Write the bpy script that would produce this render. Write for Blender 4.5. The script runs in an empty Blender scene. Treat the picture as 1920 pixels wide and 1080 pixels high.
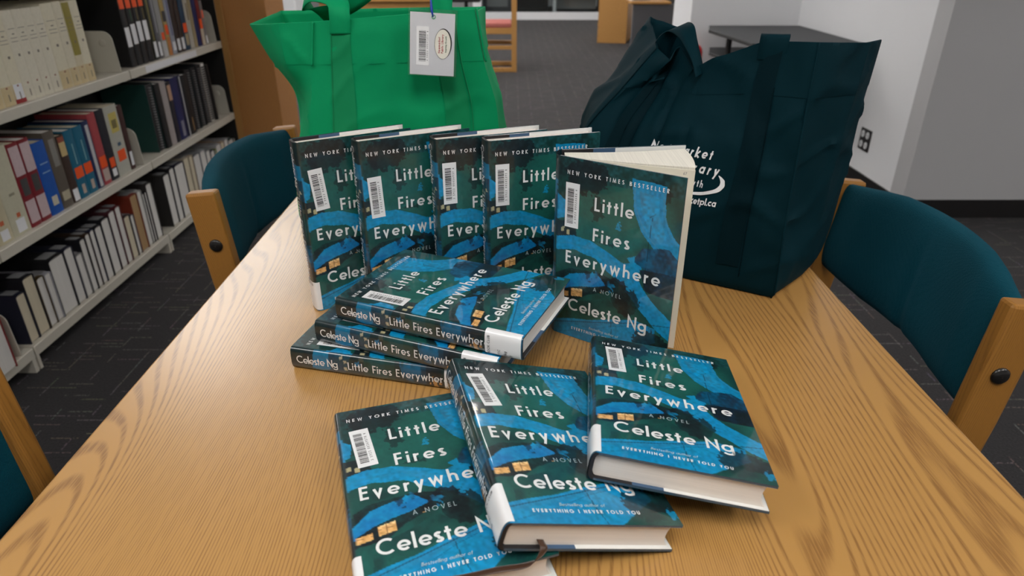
import bpy, bmesh, math, random
import numpy as np
from mathutils import Vector, Matrix, Euler

random.seed(7)
C = bpy.context.scene.collection
PI = math.pi
R = math.radians
TZ = 0.74                                  # height of the table top

# ------------------------------------------------------------------ camera, world, lights, exposure
cam_data = bpy.data.cameras.new('camera')
cam = bpy.data.objects.new('camera', cam_data); C.objects.link(cam)
cam.location = (0, 0, TZ + 0.465)
cam.rotation_euler = (R(90 - 26.55), 0, 0)
cam_data.lens = 24.0; cam_data.sensor_width = 36.0
cam_data.clip_start = 0.02; cam_data.clip_end = 100
cam_data.dof.use_dof = True; cam_data.dof.focus_distance = 0.82; cam_data.dof.aperture_fstop = 7.1
bpy.context.scene.camera = cam

world = bpy.data.worlds.new('world'); bpy.context.scene.world = world
world.use_nodes = True
world.node_tree.nodes['Background'].inputs['Color'].default_value = (0.80, 0.86, 1.0, 1)
world.node_tree.nodes['Background'].inputs['Strength'].default_value = 0.12

vs = bpy.context.scene.view_settings
vs.view_transform = 'Standard'; vs.look = 'None'; vs.gamma = 1.0; vs.use_curve_mapping = False
vs.exposure = 0.0
LAMP = 13.0                                 # emission of the ceiling troffers
CEIL = 2.75

# ------------------------------------------------------------------ helpers
def tag(o, label=None, cat=None, group=None, kind=None):
    if label: o['label'] = label
    if cat: o['category'] = cat
    if group: o['group'] = group
    if kind: o['kind'] = kind
    return o

def empty(name, loc=(0, 0, 0), rot=(0, 0, 0), label=None, cat=None, group=None):
    o = bpy.data.objects.new(name, None); C.objects.link(o)
    o.location = loc; o.rotation_euler = rot; o.empty_display_size = .05
    return tag(o, label, cat, group)

class MB:
    """collects shapes, then links them as ONE mesh object"""
    def __init__(s): s.v = []; s.f = []; s.m = []
    def quad(s, a, b, c, d, m=0):
        n = len(s.v); s.v += [tuple(a), tuple(b), tuple(c), tuple(d)]; s.f.append((n, n+1, n+2, n+3)); s.m.append(m)
    def poly(s, pts, m=0):
        n = len(s.v); s.v += [tuple(p) for p in pts]; s.f.append(tuple(range(n, n+len(pts)))); s.m.append(m)
    def box(s, lo, hi, m=0, T=None):
        x0, y0, z0 = lo; x1, y1, z1 = hi
        p = [(x0,y0,z0),(x1,y0,z0),(x1,y1,z0),(x0,y1,z0),(x0,y0,z1),(x1,y0,z1),(x1,y1,z1),(x0,y1,z1)]
        if T is not None: p = [tuple(T @ Vector(q)) for q in p]
        n = len(s.v); s.v += p
        for f in ((3,2,1,0),(4,5,6,7),(0,1,5,4),(1,2,6,5),(2,3,7,6),(3,0,4,7)):
            s.f.append(tuple(n+i for i in f)); s.m.append(m)
        return s
    def prism(s, prof, axis, a, b, m=0, mcap=None):
        """prof: 2-D polygon in the other two axes (in cyclic order), extruded along axis from a to b"""
        def P(p, t):
            return {'x': (t, p[0], p[1]), 'y': (p[0], t, p[1]), 'z': (p[0], p[1], t)}[axis]
        k = len(prof); n = len(s.v)
        s.v += [P(p, a) for p in prof] + [P(p, b) for p in prof]
        for i in range(k):
            j = (i+1) % k
            s.f.append((n+i, n+j, n+k+j, n+k+i)); s.m.append(m)
        s.f.append(tuple(n+i for i in reversed(range(k)))); s.m.append(m if mcap is None else mcap)
        s.f.append(tuple(n+k+i for i in range(k))); s.m.append(m if mcap is None else mcap)
        return s
    def grid(s, rows, m=0, cu=False, cv=False):
        nv = len(rows); nu = len(rows[0]); n = len(s.v)
        for r in rows: s.v += [tuple(p) for p in r]
        for i in range(nv if cv else nv-1):
            for j in range(nu if cu else nu-1):
                a = n+i*nu+j; b = n+i*nu+(j+1) % nu; i2 = (i+1) % nv
                s.f.append((a, b, n+i2*nu+(j+1) % nu, n+i2*nu+j)); s.m.append(m)
        return s
    def tube(s, pts, r, seg=10, m=0, cap=True):
        pts = [Vector(p) for p in pts]; rows = []
        for i, p in enumerate(pts):
            t = (pts[min(i+1, len(pts)-1)] - pts[max(i-1, 0)]).normalized()
            up = Vector((0, 0, 1)) if abs(t.z) < .9 else Vector((1, 0, 0))
            a = t.cross(up).normalized(); b = t.cross(a)
            rr = r[i] if isinstance(r, (list, tuple)) else r
            rows.append([p + a*math.cos(2*PI*k/seg)*rr + b*math.sin(2*PI*k/seg)*rr for k in range(seg)])
        s.grid(rows, m, cu=True)
        if cap: s.poly(list(reversed(rows[0])), m); s.poly(rows[-1], m)
        return s
    def build(s, name, mats, parent=None, smooth=False, bevel=0, seg=2, solid=0, angle=None):
        me = bpy.data.meshes.new(name)
        me.from_pydata(s.v, [], s.f)
        if not isinstance(mats, (list, tuple)): mats = [mats]
        for x in mats: me.materials.append(x)
        me.polygons.foreach_set('material_index', s.m)
        bm = bmesh.new(); bm.from_mesh(me)
        bmesh.ops.remove_doubles(bm, verts=bm.verts, dist=1e-6)
        bmesh.ops.recalc_face_normals(bm, faces=bm.faces)
        bm.to_mesh(me); bm.free()
        o = bpy.data.objects.new(name, me); C.objects.link(o)
        if parent: o.parent = parent
        if smooth:
            me.polygons.foreach_set('use_smooth', [True]*len(me.polygons))
            if angle:
                me.set_sharp_from_angle(angle=R(angle))
        if solid:
            sm = o.modifiers.new('solid', 'SOLIDIFY'); sm.thickness = solid; sm.offset = -1
        if bevel:
            b = o.modifiers.new('bevel', 'BEVEL'); b.width = bevel; b.segments = seg; b.limit_method = 'ANGLE'; b.angle_limit = R(40)
        return o

def copy_tree(o, parent=None):
    c = o.copy(); C.objects.link(c)
    if parent: c.parent = parent
    for ch in list(o.children): copy_tree(ch, c)
    return c

# ------------------------------------------------------------------ materials
def new_mat(name):
    m = bpy.data.materials.new(name); m.use_nodes = True
    nt = m.node_tree; return m, nt, nt.nodes['Principled BSDF']

def lk(nt, a, b): nt.links.new(a, b)

def node(nt, t, **kw):
    n = nt.nodes.new(t)
    for k, v in kw.items(): setattr(n, k, v)
    return n

def math_n(nt, op, a, b=None, clamp=False):
    n = nt.nodes.new('ShaderNodeMath'); n.operation = op; n.use_clamp = clamp
    for i, x in enumerate((a, b)):
        if x is None: continue
        if isinstance(x, (int, float)): n.inputs[i].default_value = x
        else: nt.links.new(x, n.inputs[i])
    return n.outputs[0]

def simple(name, col, rough=.5, metal=0, var=.08, scale=30, bump=0, bscale=200, coat=0, sheen=0, spec=.5, emit=None):
    m, nt, p = new_mat(name)
    p.inputs['Roughness'].default_value = rough; p.inputs['Metallic'].default_value = metal
    p.inputs['Specular IOR Level'].default_value = spec
    if coat: p.inputs['Coat Weight'].default_value = coat; p.inputs['Coat Roughness'].default_value = .08
    if sheen: p.inputs['Sheen Weight'].default_value = sheen; p.inputs['Sheen Roughness'].default_value = .4
    tc = node(nt, 'ShaderNodeTexCoord')
    nz = node(nt, 'ShaderNodeTexNoise'); nz.inputs['Scale'].default_value = scale; nz.inputs['Detail'].default_value = 3
    lk(nt, tc.outputs['Object'], nz.inputs['Vector'])
    mx = node(nt, 'ShaderNodeMix', data_type='RGBA')
    mx.inputs[6].default_value = (*[c*(1-var) for c in col], 1); mx.inputs[7].default_value = (*[min(1, c*(1+var)) for c in col], 1)
    lk(nt, nz.outputs['Fac'], mx.inputs[0]); lk(nt, mx.outputs[2], p.inputs['Base Color'])
    if bump:
        n2 = node(nt, 'ShaderNodeTexNoise'); n2.inputs['Scale'].default_value = bscale; n2.inputs['Detail'].default_value = 2
        lk(nt, tc.outputs['Object'], n2.inputs['Vector'])
        b = node(nt, 'ShaderNodeBump'); b.inputs['Strength'].default_value = bump; b.inputs['Distance'].default_value = .002
        lk(nt, n2.outputs['Fac'], b.inputs['Height']); lk(nt, b.outputs['Normal'], p.inputs['Normal'])
    if emit:
        p.inputs['Emission Color'].default_value = (*col, 1); p.inputs['Emission Strength'].default_value = emit
    return m

def wood(name, base, dark, axis='Y', scale=1.0, rough=.35, coat=0.0, strength=1.0):
    """straight grained oak: broad cathedral bands plus fine broken pores along one axis"""
    m, nt, p = new_mat(name)
    tc = node(nt, 'ShaderNodeTexCoord')
    mp = node(nt, 'ShaderNodeMapping')
    lk(nt, tc.outputs['Object'], mp.inputs['Vector'])
    s_long, s_cross = .50*scale, 3.4*scale
    mp.inputs['Scale'].default_value = {'X': (s_long, s_cross, s_cross), 'Y': (s_cross, s_long, s_cross), 'Z': (s_cross, s_cross, s_long)}[axis]
    n1 = node(nt, 'ShaderNodeTexNoise'); n1.inputs['Scale'].default_value = .9; n1.inputs['Detail'].default_value = 1.6; n1.inputs['Roughness'].default_value = .36
    lk(nt, mp.outputs[0], n1.inputs['Vector'])
    # growth rings: evenly pitched lines bent by a slow noise into cathedrals
    sx = node(nt, 'ShaderNodeSeparateXYZ'); lk(nt, tc.outputs['Object'], sx.inputs[0])
    across = math_n(nt, 'ADD', sx.outputs[1 if axis == 'X' else 0], math_n(nt, 'MULTIPLY', sx.outputs[1 if axis == 'Z' else 2], .6))
    rings = math_n(nt, 'ADD', math_n(nt, 'MULTIPLY', n1.outputs['Fac'], 165.0), math_n(nt, 'MULTIPLY', across, 215.0*scale))
    fr = math_n(nt, 'FRACT', rings)
    tri = math_n(nt, 'ABSOLUTE', math_n(nt, 'SUBTRACT', fr, .5))
    band = node(nt, 'ShaderNodeMapRange'); band.inputs[1].default_value = .22; band.inputs[2].default_value = .46
    band.interpolation_type = 'SMOOTHSTEP'
    lk(nt, tri, band.inputs[0])
    mp2 = node(nt, 'ShaderNodeMapping')
    a, b = 26*scale, 620*scale
    mp2.inputs['Scale'].default_value = {'X': (a, b, b), 'Y': (b, a, b), 'Z': (b, b, a)}[axis]
    lk(nt, tc.outputs['Object'], mp2.inputs['Vector'])
    n2 = node(nt, 'ShaderNodeTexNoise'); n2.inputs['Scale'].default_value = 1.0; n2.inputs['Detail'].default_value = 2
    lk(nt, mp2.outputs[0], n2.inputs['Vector'])
    pores = node(nt, 'ShaderNodeMapRange'); pores.inputs[1].default_value = .40; pores.inputs[2].default_value = .56
    lk(nt, n2.outputs['Fac'], pores.inputs[0])
    g = math_n(nt, 'MULTIPLY', band.outputs[0], math_n(nt, 'ADD', math_n(nt, 'MULTIPLY', pores.outputs[0], .60), .40))
    n3 = node(nt, 'ShaderNodeTexNoise'); n3.inputs['Scale'].default_value = .5; n3.inputs['Detail'].default_value = 2
    lk(nt, mp.outputs[0], n3.inputs['Vector'])
    g2 = math_n(nt, 'MULTIPLY', math_n(nt, 'ADD', g, math_n(nt, 'MULTIPLY', math_n(nt, 'SUBTRACT', n3.outputs['Fac'], .5), .5)), strength, clamp=True)
    mx = node(nt, 'ShaderNodeMix', data_type='RGBA')
    mx.inputs[6].default_value = (*base, 1); mx.inputs[7].default_value = (*dark, 1)
    lk(nt, g2, mx.inputs[0]); lk(nt, mx.outputs[2], p.inputs['Base Color'])
    p.inputs['Roughness'].default_value = rough
    if coat: p.inputs['Coat Weight'].default_value = coat; p.inputs['Coat Roughness'].default_value = .26
    bp = node(nt, 'ShaderNodeBump'); bp.inputs['Strength'].default_value = .12; bp.inputs['Distance'].default_value = .0006
    lk(nt, g, bp.inputs['Height']); lk(nt, bp.outputs['Normal'], p.inputs['Normal'])
    return m

def weave(name, col, scale=420, rough=.85, bump=.6, sheen=.25, var=.12, dots=False, dist=.0012, spec=.25):
    m, nt, p = new_mat(name)
    tc = node(nt, 'ShaderNodeTexCoord')
    p.inputs['Roughness'].default_value = rough; p.inputs['Sheen Weight'].default_value = sheen
    p.inputs['Specular IOR Level'].default_value = spec
    p.inputs['Sheen Tint'].default_value = (*[min(1, c*2.5+.1) for c in col], 1)
    v = node(nt, 'ShaderNodeTexVoronoi'); v.inputs['Scale'].default_value = scale
    v.inputs['Randomness'].default_value = .15 if dots else .55
    lk(nt, tc.outputs['Object'], v.inputs['Vector'])
    nz = node(nt, 'ShaderNodeTexNoise'); nz.inputs['Scale'].default_value = 14; nz.inputs['Detail'].default_value = 4
    lk(nt, tc.outputs['Object'], nz.inputs['Vector'])
    f = math_n(nt, 'ADD', math_n(nt, 'MULTIPLY', nz.outputs['Fac'], .6), math_n(nt, 'MULTIPLY', v.outputs['Distance'], .5))
    mx = node(nt, 'ShaderNodeMix', data_type='RGBA')
    mx.inputs[6].default_value = (*[c*(1+var) for c in col], 1); mx.inputs[7].default_value = (*[c*(1-var) for c in col], 1)
    lk(nt, f, mx.inputs[0]); lk(nt, mx.outputs[2], p.inputs['Base Color'])
    b = node(nt, 'ShaderNodeBump'); b.inputs['Strength'].default_value = bump; b.inputs['Distance'].default_value = dist; b.invert = True
    lk(nt, v.outputs['Distance'], b.inputs['Height']); lk(nt, b.outputs['Normal'], p.inputs['Normal'])
    return m

def pages_mat(name, col, axis='Z', lines=900):
    """stacked paper edges: fine lines across the given axis"""
    m, nt, p = new_mat(name)
    p.inputs['Roughness'].default_value = .8
    tc = node(nt, 'ShaderNodeTexCoord'); mp = node(nt, 'ShaderNodeMapping')
    k = {'X': 0, 'Y': 1, 'Z': 2}[axis]; sc = [6, 6, 6]; sc[k] = lines
    mp.inputs['Scale'].default_value = sc
    lk(nt, tc.outputs['Object'], mp.inputs['Vector'])
    nz = node(nt, 'ShaderNodeTexNoise'); nz.inputs['Scale'].default_value = 1; nz.inputs['Detail'].default_value = 1
    lk(nt, mp.outputs[0], nz.inputs['Vector'])
    mx = node(nt, 'ShaderNodeMix', data_type='RGBA')
    mx.inputs[6].default_value = (*[c*.80 for c in col], 1); mx.inputs[7].default_value = (*[min(1, c*1.06) for c in col], 1)
    lk(nt, nz.outputs['Fac'], mx.inputs[0]); lk(nt, mx.outputs[2], p.inputs['Base Color'])
    return m

def carpet_mat():
    m, nt, p = new_mat('carpet')
    p.inputs['Roughness'].default_value = .95; p.inputs['Specular IOR Level'].default_value = .1
    p.inputs['Sheen Weight'].default_value = .10; p.inputs['Sheen Roughness'].default_value = .5
    tc = node(nt, 'ShaderNodeTexCoord')
    sp = node(nt, 'ShaderNodeSeparateXYZ'); lk(nt, tc.outputs['Object'], sp.inputs[0])
    X, Y = sp.outputs[0], sp.outputs[1]
    def dashes(a, b, pitch, length, keep, seed, half):
        """thin broken lines running along b, spaced by pitch across a"""
        row = math_n(nt, 'FLOOR', math_n(nt, 'DIVIDE', a, pitch))
        wn = node(nt, 'ShaderNodeTexWhiteNoise', noise_dimensions='1D'); lk(nt, math_n(nt, 'ADD', row, seed), wn.inputs['W'])
        u = math_n(nt, 'ADD', math_n(nt, 'DIVIDE', b, length), math_n(nt, 'MULTIPLY', wn.outputs['Value'], 7.0))
        cell = math_n(nt, 'FLOOR', u)
        cv = node(nt, 'ShaderNodeCombineXYZ'); lk(nt, row, cv.inputs[0]); lk(nt, cell, cv.inputs[1]); cv.inputs[2].default_value = seed
        w2 = node(nt, 'ShaderNodeTexWhiteNoise', noise_dimensions='3D'); lk(nt, cv.outputs[0], w2.inputs['Vector'])
        on = math_n(nt, 'GREATER_THAN', w2.outputs['Value'], 1-keep)
        fa = math_n(nt, 'ABSOLUTE', math_n(nt, 'SUBTRACT', math_n(nt, 'FRACT', math_n(nt, 'DIVIDE', a, pitch)), .5))
        line = math_n(nt, 'LESS_THAN', fa, half)
        return math_n(nt, 'MULTIPLY', on, line), w2.outputs['Color']
    d1, c1 = dashes(Y, X, .020, .075, .22, 3.0, .11)
    d2, c2 = dashes(X, Y, .105, .050, .55, 11.0, .022)
    nz = node(nt, 'ShaderNodeTexNoise'); nz.inputs['Scale'].default_value = 160; nz.inputs['Detail'].default_value = 3
    lk(nt, tc.outputs['Object'], nz.inputs['Vector'])
    base = node(nt, 'ShaderNodeMix', data_type='RGBA')
    base.inputs[6].default_value = (.011, .0105, .0115, 1); base.inputs[7].default_value = (.043, .041, .043, 1)
    lk(nt, nz.outputs['Fac'], base.inputs[0])
    def tint(c):
        t = node(nt, 'ShaderNodeMix', data_type='RGBA'); t.inputs[0].default_value = .07
        t.inputs[6].default_value = (.10, .097, .094, 1); lk(nt, c, t.inputs[7]); return t.outputs[2]
    rough_on = math_n(nt, 'GREATER_THAN', nz.outputs['Fac'], .47)
    m1 = node(nt, 'ShaderNodeMix', data_type='RGBA'); lk(nt, math_n(nt, 'MULTIPLY', math_n(nt, 'MULTIPLY', d1, rough_on), .75), m1.inputs[0])
    lk(nt, base.outputs[2], m1.inputs[6]); lk(nt, tint(c1), m1.inputs[7])
    m2 = node(nt, 'ShaderNodeMix', data_type='RGBA'); lk(nt, math_n(nt, 'MULTIPLY', math_n(nt, 'MULTIPLY', d2, rough_on), .75), m2.inputs[0])
    lk(nt, m1.outputs[2], m2.inputs[6]); lk(nt, tint(c2), m2.inputs[7])
    lk(nt, m2.outputs[2], p.inputs['Base Color'])
    b = node(nt, 'ShaderNodeBump'); b.inputs['Strength'].default_value = .5; b.inputs['Distance'].default_value = .003
    lk(nt, nz.outputs['Fac'], b.inputs['Height']); lk(nt, b.outputs['Normal'], p.inputs['Normal'])
    return m

def jacket_mat():
    """printed paper jacket under a glossy clear library sleeve"""
    m, nt, p = new_mat('jacket_art')
    at = node(nt, 'ShaderNodeAttribute', attribute_name='art')
    tc = node(nt, 'ShaderNodeTexCoord')
    nz = node(nt, 'ShaderNodeTexNoise'); nz.inputs['Scale'].default_value = 260; nz.inputs['Detail'].default_value = 3
    lk(nt, tc.outputs['Object'], nz.inputs['Vector'])
    hs = node(nt, 'ShaderNodeHueSaturation'); lk(nt, at.outputs['Color'], hs.inputs['Color'])
    lk(nt, math_n(nt, 'ADD', math_n(nt, 'MULTIPLY', nz.outputs['Fac'], .24), .88), hs.inputs['Value'])
    lk(nt, hs.outputs['Color'], p.inputs['Base Color'])
    p.inputs['Roughness'].default_value = .4
    sleeve(nt, p, tc)
    return m

def sleeve(nt, p, tc, w=1.0):
    p.inputs['Coat Weight'].default_value = w; p.inputs['Coat Roughness'].default_value = .07; p.inputs['Coat IOR'].default_value = 1.5
    n2 = node(nt, 'ShaderNodeTexNoise'); n2.inputs['Scale'].default_value = 16; n2.inputs['Detail'].default_value = 2
    lk(nt, tc.outputs['Object'], n2.inputs['Vector'])
    b = node(nt, 'ShaderNodeBump'); b.inputs['Strength'].default_value = .22; b.inputs['Distance'].default_value = .004
    lk(nt, n2.outputs['Fac'], b.inputs['Height']); lk(nt, b.outputs['Normal'], p.inputs['Coat Normal'])

def sleeved(name, col, rough=.5):
    m, nt, p = new_mat(name); tc = node(nt, 'ShaderNodeTexCoord')
    nz = node(nt, 'ShaderNodeTexNoise'); nz.inputs['Scale'].default_value = 40; lk(nt, tc.outputs['Object'], nz.inputs['Vector'])
    mx = node(nt, 'ShaderNodeMix', data_type='RGBA'); mx.inputs[6].default_value = (*[c*.95 for c in col], 1); mx.inputs[7].default_value = (*[min(1, c*1.04) for c in col], 1)
    lk(nt, nz.outputs['Fac'], mx.inputs[0]); lk(nt, mx.outputs[2], p.inputs['Base Color'])
    p.inputs['Roughness'].default_value = rough; sleeve(nt, p, tc); return m

def clear_mat(name, tintc=(1, 1, 1), gloss=.08, rough=.03):
    m, nt, p = new_mat(name); nt.nodes.remove(p)
    out = [n for n in nt.nodes if n.type == 'OUTPUT_MATERIAL'][0]
    t = node(nt, 'ShaderNodeBsdfTransparent'); t.inputs['Color'].default_value = (*tintc, 1)
    g = node(nt, 'ShaderNodeBsdfGlossy'); g.inputs['Roughness'].default_value = rough
    lw = node(nt, 'ShaderNodeLayerWeight'); lw.inputs['Blend'].default_value = .25
    mx = node(nt, 'ShaderNodeMixShader')
    lk(nt, math_n(nt, 'ADD', math_n(nt, 'MULTIPLY', lw.outputs['Fresnel'], .8), gloss, clamp=True), mx.inputs[0])
    lk(nt, t.outputs[0], mx.inputs[1]); lk(nt, g.outputs[0], mx.inputs[2]); lk(nt, mx.outputs[0], out.inputs['Surface'])
    return m

M = {
    'table': wood('oak_laminate', (.50, .270, .080), (.275, .130, .036), 'Y', 1.0, .36, coat=.62, strength=.9),
    'oakZ': wood('oak_post', (.38, .172, .032), (.21, .085, .016), 'Z', 1.6, .38, coat=.25, strength=.55),
    'oakP': wood('oak_panel', (.50, .225, .064), (.34, .145, .040), 'Z', 1.0, .42, coat=.1, strength=.8),
    'oakL': wood('light_oak', (.52, .27, .08), (.34, .16, .045), 'Z', 1.2, .4, strength=.8),
    'carpet': carpet_mat(),
    'wall': simple('wall_paint', (.82, .83, .85), .8, var=.02, scale=3, bump=.08, bscale=300),
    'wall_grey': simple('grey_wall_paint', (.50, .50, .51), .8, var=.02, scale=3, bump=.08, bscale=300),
    'ceiling': simple('ceiling_tile', (.75, .75, .74), .9, var=.03, scale=60),
    'rubber': simple('black_rubber', (.010, .009, .009), .5, var=.2),
    'teal': weave('teal_upholstery', (.0012, .058, .088), 620, .85, .8, sheen=.10, spec=.10),
    'green': weave('green_nonwoven', (.003, .33, .125), 900, .62, .25, sheen=.06, spec=.12, var=.05, dots=True, dist=.0005),
    'green_in': weave('green_lining', (.003, .22, .080), 900, .7, .25, sheen=.1, var=.05, dots=True, dist=.0005),
    'navy': weave('dark_teal_nonwoven', (.0010, .0185, .0265), 900, .7, .25, sheen=.03, spec=.07, var=.08, dots=True, dist=.0005),
    'navy_strap': weave('dark_teal_strap', (.0007, .0115, .0165), 900, .7, .25, sheen=.02, spec=.06, var=.08, dots=True, dist=.0005),
    'green_strap': weave('green_strap', (.003, .27, .100), 900, .62, .25, sheen=.08, var=.05, dots=True, dist=.0005),
    'navy_in': weave('dark_teal_lining', (.0010, .010, .014), 900, .8, .2, sheen=.02, spec=.05, var=.05, dots=True, dist=.0005),
    'print': simple('white_print', (.80, .82, .84), .7, var=.03),
    'metal': simple('shelf_enamel', (.60, .57, .49), .38, var=.03, bump=.05),
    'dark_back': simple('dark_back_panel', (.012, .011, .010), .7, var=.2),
    'bolt': simple('black_bolt', (.012, .011, .010), .25, var=.1, spec=.6),
    'jacket': jacket_mat(),
    'lettering': sleeved('white_lettering', (.84, .86, .86)),
    'fine_lettering': sleeved('pale_lettering', (.50, .62, .64)),
    'sticker': sleeved('white_sticker', (.88, .89, .90)),
    'ink': simple('black_ink', (.012, .012, .013), .5, var=.1),
    'board_edge': simple('sleeve_edge', (.05, .085, .12), .22, var=.25, scale=80, coat=.6),
    'end_black': simple('black_endpaper', (.010, .009, .011), .6, var=.15),
    'end_slate': simple('slate_flap', (.045, .10, .19), .5, var=.12),
    'end_white': simple('white_flap', (.76, .77, .75), .5, var=.04),
    'pagesZ': pages_mat('page_edges', (.80, .74, .67), 'Z', 1500),
    'pagesX': pages_mat('fan_pages', (.82, .79, .70), 'X', 900),
    'paper': simple('cream_paper', (.80, .76, .63), .8, var=.03),
    'ribbon': simple('brown_ribbon', (.050, .020, .008), .45, var=.25, sheen=.3),
    'clear': clear_mat('clear_plastic', (1, 1, 1), .03, .05),
    'glass': clear_mat('pane_glass', (.93, .96, .96), .02, .01),
    'card': simple('white_card', (.84, .85, .88), .4, var=.02, coat=.5),
    'red_ink': simple('red_ink', (.42, .012, .02), .5),
    'green_ink': simple('green_ink', (.02, .12, .06), .5),
    'cream_oval': simple('cream_oval', (.82, .80, .70), .5),
    'cord': simple('blue_cord', (.01, .06, .45), .5, var=.25, scale=400),
    'black_plastic': simple('black_plastic', (.018, .018, .019), .45, var=.15),
    'slab': simple('charcoal_laminate', (.030, .032, .034), .6, var=.1),
    'white_frame': simple('white_frame', (.70, .71, .73), .45, var=.03),
    'grey_fabric': weave('grey_partition_fabric', (.12, .118, .125), 300, .9, .4),
    'grey_plastic': simple('grey_plastic', (.30, .32, .35), .4, var=.05),
    'dark_grey': simple('dark_grey_panel', (.06, .062, .068), .5, var=.1),
    'mid_grey': simple('mid_grey_panel', (.22, .225, .23), .5, var=.06),
    'pink': weave('pink_upholstery', (.42, .13, .11), 400, .85, .4),
    'red': simple('red_enamel', (.60, .015, .02), .35, var=.05),
    'gold': simple('brass', (.55, .38, .12), .35, metal=.6),
    'light': None,
}
lm, lnt, lp = new_mat('lamp_diffuser')
lp.inputs['Base Color'].default_value = (.9, .9, .9, 1)
lp.inputs['Emission Color'].default_value = (1.0, .965, .93, 1); lp.inputs['Emission Strength'].default_value = LAMP
M['light'] = lm

# ------------------------------------------------------------------ setting: floor, ceiling, walls
def struct(name, mb, m, **kw):
    o = mb.build(name, m, **kw); o['kind'] = 'structure'; return o

XL, XR, YN, YF = -5.2, 5.2, -3.6, 13.5
struct('floor', MB().box((XL, YN, -.05), (XR, YF+3.2, 0)), M['carpet'])
struct('ceiling', MB().box((XL, YN, CEIL), (XR, YF+3.2, CEIL+.05)), M['ceiling'])
struct('wall_left', MB().box((XL-.1, YN, 0), (XL, YF+3.2, CEIL)), M['wall'])
struct('wall_near', MB().box((XL, YN-.1, 0), (XR, YN, CEIL)), M['wall'])
struct('wall_far', MB().box((XL, YF+3.2, 0), (XR, YF+3.3, CEIL)), M['wall'])
# the corner behind the navy bag: grey wall facing the camera, the alcove's side wall and back wall
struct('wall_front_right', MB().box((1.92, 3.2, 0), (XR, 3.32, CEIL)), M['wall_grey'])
struct('wall_alcove_side', MB().box((1.92, 3.3205, 0), (2.05, 4.89, CEIL)), M['wall'])
struct('wall_alcove_back', MB().box((1.196, 4.8905, 0), (XR, 5.43, CEIL)), M['wall'])
struct('wall_right', MB().box((XR, YN, 0), (XR+.1, 3.2, CEIL)), M['wall'])
struct('wall_right_far', MB().box((XR, 5.44, 0), (XR+.1, YF+3.2, CEIL)), M['wall'])
struct('baseboard_front_right', MB().box((1.913, 3.192, 0), (XR, 3.2, .092)), M['rubber'])
struct('baseboard_alcove_side', MB().box((1.912, 3.1925, 0), (1.92, 4.88, .092)), M['rubber'])
struct('baseboard_alcove_back', MB().box((1.19, 4.882, 0), (1.911, 4.89, .092)), M['rubber'])

# glazed partition far behind
fr = MB()
fr.box((-.72, YF, 0), (2.2, YF+.07, .13)); fr.box((-.72, YF, .13), (-.56, YF+.07, CEIL))
fr.box((2.1, YF, .13), (2.2, YF+.07, CEIL)); fr.box((-.56, YF, 2.3), (2.1, YF+.07, 2.4))
w = struct('window_1', fr, M['white_frame'])
MB().box((-.56, YF+.03, .13), (2.1, YF+.036, 2.3)).build('pane', M['glass'], w)
struct('wall_glazing_left', MB().box((XL, YF, 0), (-.72, YF+.1, CEIL)), M['mid_grey'])
struct('wall_glazing_right', MB().box((2.2, YF, 0), (XR, YF+.1, CEIL)), M['wall'])

# ceiling troffers
def troffer(x, y, label, sx=.6, sy=1.2):
    t = empty('ceiling_light', (x, y, CEIL-.002), label=label, cat='light', group='ceiling troffers')
    f = MB(); w_ = .03
    for lo, hi in (((-sx/2-w_, -sy/2-w_), (sx/2+w_, -sy/2)), ((-sx/2-w_, sy/2), (sx/2+w_, sy/2+w_)), ((-sx/2-w_, -sy/2), (-sx/2, sy/2)), ((sx/2, -sy/2), (sx/2+w_, sy/2))):
        f.box((*lo, -.02), (*hi, 0))
    f.build('frame', M['white_frame'], t)
    MB().box((-sx/2, -sy/2, -.012), (sx/2, sy/2, -.004)).build('diffuser', M['light'], t)
for i, (x, y, sx, sy) in enumerate([(-2.25, 4.3, .7, 1.1), (-2.2, 5.75, .7, 1.2), (-2.2, 7.3, .7, 1.2), (.78, 4.2, .36, 1.3), (.05, -.6, .6, 1.2), (-1.7, -.4, .6, 1.2), (1.8, -.4, .6, 1.2),  # lamps at negative y are added out of view as frontal fill
                                    (-3.6, 1.6, .6, 1.2), (-4.0, 4.6, .6, 1.2), (3.4, .6, .6, 1.2), (.0, 6.6, .6, 1.2), (.9, 9.2, .6, 1.2), (-1.4, 9.4, .6, 1.2), (.2, 11.8, .6, 1.2), (-3.2, 11.4, .6, 1.2), (3.2, 9.2, .6, 1.2), (-2.9, 9.2, .6, 1.2), (1.6, 11.8, .6, 1.2), (-1.4, 12.2, .6, 1.2)]):
    troffer(x, y, 'unseen flat rectangular ceiling lamp in a white frame above the reading room', sx, sy)

# ------------------------------------------------------------------ stroke lettering (round geometric sans)
def arc(cx, cy, rx, ry, a0, a1, n=None):
    n = n or max(4, int(abs(a1-a0)/13))
    return [(cx+rx*math.cos(R(a0+(a1-a0)*i/n)), cy+ry*math.sin(R(a0+(a1-a0)*i/n))) for i in range(n+1)]

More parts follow.
